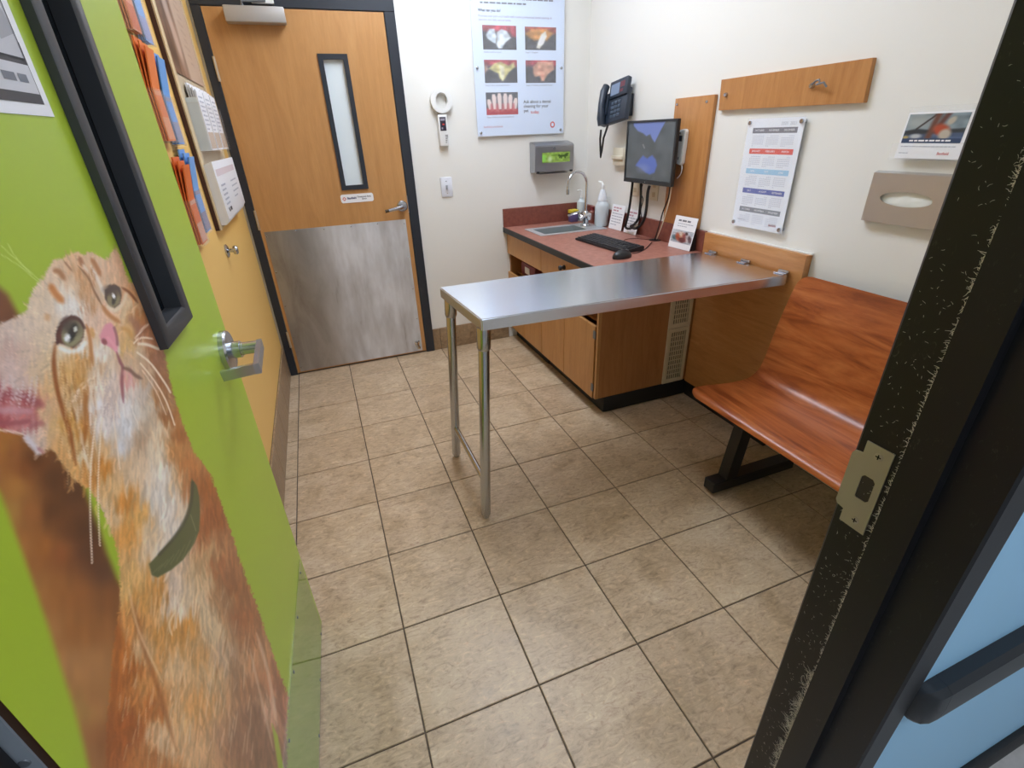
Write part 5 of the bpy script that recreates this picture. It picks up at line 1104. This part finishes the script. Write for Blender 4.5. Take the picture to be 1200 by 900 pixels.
for k, (fr0, c_) in enumerate(zip((.102, .283, .463, .645, .825), CCOL)):
    zc = ch_*(1-fr0)
    b_ = obj('month_bar', quad(B(), FC, 0.032, cw_-0.026, zc-0.0105, zc+0.0105, 0.0021), mat('calendar_bar_%d' % k, c_, 0.5), cd, 0, True)
    for j, mname in enumerate(MON[k].split()): text('month_name', mname, FC, 0.032+0.0765*(j+0.5), zc-0.003, 0.0105, M_ptxt, b_, 0.003, 'CENTER')
    bm = B()
    for j in range(3):
        for r in range(6):
            for d in range(7):
                if (r == 0 and d < (j*2+k) % 6) or (r == 5 and d > (j+k) % 4): continue
                x = 0.04+j*0.0765+d*0.009; z = zc-0.021-r*0.0075; quad(bm, FC, x, x+0.0052, z-0.0018, z+0.0018, 0.0028)
    obj('day_numbers', bm, mat('calendar_pale_ink', (196, 200, 214), 0.6), cd, 0, True)
text('lettering', '2020  2021', FC, cw_-0.11, ch_-0.026, 0.017, M_inkp, cd, 0.0028); text('lettering', 'Banfield', FC, cw_-0.075, 0.022, 0.0125, mat('muted_red_ink', (190, 96, 100), 0.6), cd, 0.0028, bold=0.0003)
obj('foot_print', greek(B(), FC, 0.03, 0.03, 0.05, 1, 0.003, 0.01, 2, 0.0028), M_inkp, cd, 0, True)
# clear holder with picture card
bh_ = thing('card_holder', 'clear acrylic holder with dog picture cards beside the door frame', 'holder', FR_(R(-1.0), 1.3, 0.0005))
obj('holder', fbox(fbox(fbox(B(), FR_, R(-0.905), R(-1.12), 1.30, 1.452, 0.0005, 0.003), FR_, R(-0.905), R(-1.12), 1.30, 1.303, 0.003, 0.04), FR_, R(-0.905), R(-1.12), 1.30, 1.35, 0.038, 0.04), M_acrylic, bh_)
FH = Frame(FR_(R(-0.915), 1.304, 0.026), FR_.a, Vector((0.01, 0, 0.13)).normalized(), Vector((-0.13, 0, 0.01)).normalized())
obj('card_stack', fbox(B(), FH, 0, 0.19, 0, 0.132, -0.008, 0.0), M_paper, bh_)
def vest(uv, P):
    p = Paint(uv, (120, 150, 196)); u, v = uv[:, 0], uv[:, 1]; p.c = np.where((v > .45)[:, None], np.array([150, 170, 180]), np.array([96, 120, 160]))*(0.8+0.4*vnoise(u*9, v*7, 5))[:, None]
    p.ell(.2, .75, .25, .25, (206, 212, 210), 0, .6, .8); p.poly([(0, .42), (.2, .5), (.5, .44), (1, .5), (1, .36), (0, .3)], (58, 66, 74), .04); p.line([(.48, 1.0), (.2, .5)], .04, (70, 60, 60)); p.line([(.5, 1), (.46, .5), (.44, .2)], .1, (132, 84, 70)); p.line([(.66, 1), (.56, .6)], .09, (120, 76, 70))
    p.ell(.62, .45, .13, .2, (216, 92, 60), .3, .3); p.ell(.74, .75, .06, .14, (224, 214, 196), -.2, .3); p.ell(.7, .3, .1, .18, (226, 214, 196), 0, .3); p.ell(.22, .24, .1, .08, (226, 232, 236), 0, .4); p.ell(.05, .2, .05, .06, (214, 190, 120), 0, .4)
    p.poly([(0, 0), (1, 0), (1, .17), (0, .17)], (60, 84, 124), .01); return p.lin()
vest0 = vest; vest = lambda uv, P: vest0(uv, P)*0.62
print_grid('card_picture', np.linspace(0, 1, 60), np.linspace(0, 1, 40), lambda u, v: FH.arr(0.006+u*0.172, 0.044+v*0.082, 0.0008), vest, M_print, bh_)
obj('card_heading', greek(B(), FH, 0.03, 0.049, 0.12, 1, 0.0045, 0.01, 7, 0.0013), M_ptxt, bh_, 0, True); obj('card_lines', greek(greek(B(), FH, 0.01, 0.033, 0.16, 1, 0.003, 0.01, 8, 0.001), FH, 0.01, 0.014, 0.03, 1, 0.003, 0.01, 9, 0.001), M_inkp, bh_, 0, True)
text('lettering', 'Banfield', FH, 0.125, 0.012, 0.0105, M_red, bh_, 0.001, bold=0.0002)
# steel tissue dispenser
gd_ = thing('tissue_dispenser', 'steel wall dispenser with oval slot and white tissue', 'dispenser', FR_(R(-0.97), 1.1, 0.0005))
n = 32; cxy = (R(-0.992), 1.178)
def sq(hw, hh): 
    out = []
    for k in range(n):
        a = 2*math.pi*(k+0.5)/n; c, s = math.cos(a), math.sin(a); m_ = max(abs(c)/hw, abs(s)/hh); out.append((cxy[0]+c/m_, cxy[1]+s/m_))
    for cx_, cy_ in ((1, 1), (-1, 1), (-1, -1), (1, -1)):
        i = int(round((math.atan2(cy_*hh, cx_*hw) % (2*math.pi))/(2*math.pi)*n-0.5)) % n; out[i] = (cxy[0]+cx_*hw, cxy[1]+cy_*hh)
    return out
ov = [(cxy[0]+0.084*math.cos(2*math.pi*(k+0.5)/n), cxy[1]+0.002+0.023*math.sin(2*math.pi*(k+0.5)/n)) for k in range(n)]
bm = ring_plate(B(), sq(0.128, 0.079), ov, lambda a, b: FR_(a, b, 0.026), FR_.n*0.0015); obj('face_plate', bm, mat('tissue_steel', (188, 184, 182), 0.34, 0.72), gd_)
bm = B(); o1, o2 = sq(0.128, 0.079), sq(0.134, 0.084); A_ = [bm.verts.new(FR_(x, z, 0.0262)) for x, z in o1]; C_ = [bm.verts.new(FR_(x, z, 0.0006)) for x, z in o2]
for k in range(n): bm.faces.new((A_[k], A_[(k+1) % n], C_[(k+1) % n], C_[k]))
obj('side_band', bm, M_steel, gd_)
bm = B(); g_ = 14; V_ = [[bm.verts.new(FR_(cxy[0]-0.09+0.18*i/g_, cxy[1]-0.026+0.056*j/8, 0.014+0.007*vnoise(np.array([i*0.9]), np.array([j*0.8]), 9)[0])) for j in range(9)] for i in range(g_+1)]
for i in range(g_):
    for j in range(8): bm.faces.new((V_[i][j], V_[i+1][j], V_[i+1][j+1], V_[i][j+1]))
obj('tissue', bm, mat('tissue_paper', (236, 238, 232), 0.8), gd_)

# ================================================================== EXAM TABLE with hinged wall board
wp_ = thing('table_wall_board', 'brown wooden wall board carrying the hinged exam table', 'panel', FR_(R(-0.39), 0.1, 0.0005))
obj('wall_board', fbox(B(), FR_, R(-0.0935), R(-0.69), 0.095, 0.937, 0.0005, 0.034), M_boardY, wp_)
obj('board_cap', fbox(B(), FR_, R(-0.0935), R(-0.694), 0.9372, 0.943, 0.0005, 0.014), M_wplastic, wp_)
obj('board_base', fbox(B(), FR_, R(-0.0935), R(-0.69), 0.0005, 0.0945, 0.0005, 0.02), M_rubber, wp_)
et = thing('exam_table', 'stainless steel fold-down exam table with two tubular legs', 'table', (1.4, -0.38, 0))
BLc, FLc, FRc, BRc = Vector((0.754, -0.144, 0.860)), Vector((0.79, -0.603, 0.860)), Vector((2.138, -0.640, 0.850)), Vector((2.138, -0.125, 0.850))
bm = B(); top = [BLc, FLc, FRc, BRc]; dn = Vector((0, 0, -0.042)); tv = [bm.verts.new(v) for v in top]; lv_ = [bm.verts.new(v+dn) for v in top]
cen = (BLc+FLc+FRc+BRc)/4; iv = [bm.verts.new(v+dn+(Vector((cen.x, cen.y, v.z))-v).normalized()*0.02) for v in top]; iu = [bm.verts.new(v.co+Vector((0, 0, 0.038))) for v in iv]
bm.faces.new(tv)
for k in range(4):
    j = (k+1) % 4; bm.faces.new((tv[k], lv_[k], lv_[j], tv[j])); bm.faces.new((lv_[k], iv[k], iv[j], lv_[j])); bm.faces.new((iv[k], iu[k], iu[j], iv[j]))
bm.faces.new(iu[::-1])
es = [e for e in bm.edges if (e.verts[0] in tv) and (e.verts[1] in tv or e.verts[1] in lv_)] + [e for e in bm.edges if e.verts[1] in tv and e.verts[0] in lv_]
bmesh.ops.bevel(bm, geom=list(set(es)), offset=0.004, segments=3, affect='EDGES'); obj('table_top', bm, M_top, et)
M_leg = mat('leg_steel', (190, 194, 200), 0.2, 1.0)
legs = [(Vector((0.745, -0.622, 0)), Vector((0.806, -0.572, 0.819))), (Vector((0.746, -0.156, 0)), Vector((0.788, -0.175, 0.819)))]
for f_, t_ in legs:
    d_ = (t_-f_).normalized(); lg = obj('leg', tube(B(), [f_+d_*0.022, t_], 0.0205, 20), M_leg, et)
    obj('leg_socket', tube(B(), [t_-d_*0.085, t_-d_*0.075, t_-d_*0.001], [0.0215, 0.0255, 0.0255], 20), M_leg, lg)
    obj('bullet_foot', lathe(B(), [(0.009, 0.0005), (0.014, 0.004), (0.0155, 0.018), (0.0185, 0.0225)], f_, d_, 16), M_satin, lg)
k0, k1 = (f_+(t_-f_)*(0.175/0.819) for f_, t_ in legs); obj('cross_rail', tube(B(), [k0, k1], 0.0125, 14), M_leg, et)
for y0, y1 in ((-0.155, -0.205), (-0.37, -0.42), (-0.585, -0.635)):
    h = obj('hinge', bx(B(), (2.112, y1, 0.8515), (2.139, y0, 0.8545), 0.001, 1), M_satin, et)
    obj('hinge_knuckle', tube(B(), [(2.1455, y1, 0.8565), (2.1455, y0, 0.8565)], 0.0065, 10), M_satin, h)
# ================================================================== BENCH
bn = thing('bench', 'moulded cherry-brown wooden bench on black steel legs', 'bench', (1.9, -1.15, 0))
pr = [(1.634, 0.432), (1.642, 0.446), (1.665, 0.454), (1.72, 0.450), (1.80, 0.440), (1.88, 0.432), (1.935, 0.433), (1.975, 0.445), (2.003, 0.470), (2.02, 0.51), (2.032, 0.56), (2.045, 0.62), (2.065, 0.70), (2.09, 0.785), (2.112, 0.845), (2.122, 0.872)]
def smoothp(P, k=5):
    out = [P[0]]
    for i in range(len(P)-1):
        p0, p1, p2, p3 = (np.array(P[j]) for j in (max(i-1, 0), i, i+1, min(i+2, len(P)-1)))
        for t in np.linspace(1/k, 1, k): out.append(tuple(0.5*(2*p1+(p2-p0)*t+(2*p0-5*p1+4*p2-p3)*t*t+(3*p1-p0-3*p2+p3)*t**3)))
    return out
pr = smoothp(pr); cum = [0]
for a, b in zip(pr, pr[1:]): cum.append(cum[-1]+math.dist(a, b))
by0, by1, cr = -0.712, -1.70, 0.05
def shell(off, shrink=0.0):
    rows = []
    for i, (x, z) in enumerate(pr):
        a, b = pr[max(i-1, 0)], pr[min(i+1, len(pr)-1)]; tx, tz = b[0]-a[0], b[1]-a[1]; l = math.hypot(tx, tz); nx, nz = -tz/l, tx/l
        d = min(cum[i], cum[-1]-cum[i]); ins = cr-math.sqrt(max(cr*cr-(cr-d)**2, 0)) if d < cr else 0
        rows.append([(x-nx*off, by0-ins-shrink+(by1-by0+2*ins+2*shrink)*k/10, z-nz*off) for k in range(11)])
    return rows
def solid(ra, rb):
    bm = B(); A = [[bm.verts.new(p) for p in r] for r in ra]; Bv = [[bm.verts.new(p) for p in r] for r in rb]; n, m = len(A), len(A[0])
    for i in range(n-1):
        for k in range(m-1):
            bm.faces.new((A[i][k], A[i][k+1], A[i+1][k+1], A[i+1][k])); bm.faces.new((Bv[i][k], Bv[i+1][k], Bv[i+1][k+1], Bv[i][k+1]))
        bm.faces.new((A[i][0], A[i+1][0], Bv[i+1][0], Bv[i][0])); bm.faces.new((A[i][-1], Bv[i][-1], Bv[i+1][-1], A[i+1][-1]))
    for k in range(m-1):
        bm.faces.new((A[0][k], Bv[0][k], Bv[0][k+1], A[0][k+1])); bm.faces.new((A[-1][k], A[-1][k+1], Bv[-1][k+1], Bv[-1][k]))
    return bm
sh = obj('seat_shell', solid(shell(0.0), shell(0.003)), M_bench, bn, 50)
obj('shell_core', solid(shell(0.0032), shell(0.017)), M_rubber, sh, 50)
for y in (-0.86, -1.5):
    u = obj('leg', prism(B(), [(1.752, y-0.025, 0.066), (1.812, y-0.025, 0.066), (1.852, y-0.025, 0.385), (1.80, y-0.025, 0.385)], (0, 0.05, 0)), M_black, bn)
    obj('foot_bar', bx(B(), (1.685, y-0.03, 0.014), (2.14, y+0.03, 0.0655), 0.003, 1), M_black, u)
    for x in (1.72, 2.1): obj('glide', lathe(B(), [(0.012, 0.0005), (0.014, 0.004), (0.008, 0.0135)], (x, y, 0), (0, 0, 1), 12), mat('glide_plastic', (170, 165, 155), 0.5), u)
    obj('seat_bracket', bx(B(), (1.70, y-0.03, 0.392), (1.95, y+0.03, 0.412)), M_black, u)
obj('beam', bx(B(), (1.80, -1.62, 0.335), (1.86, -0.78, 0.391)), M_black, bn)
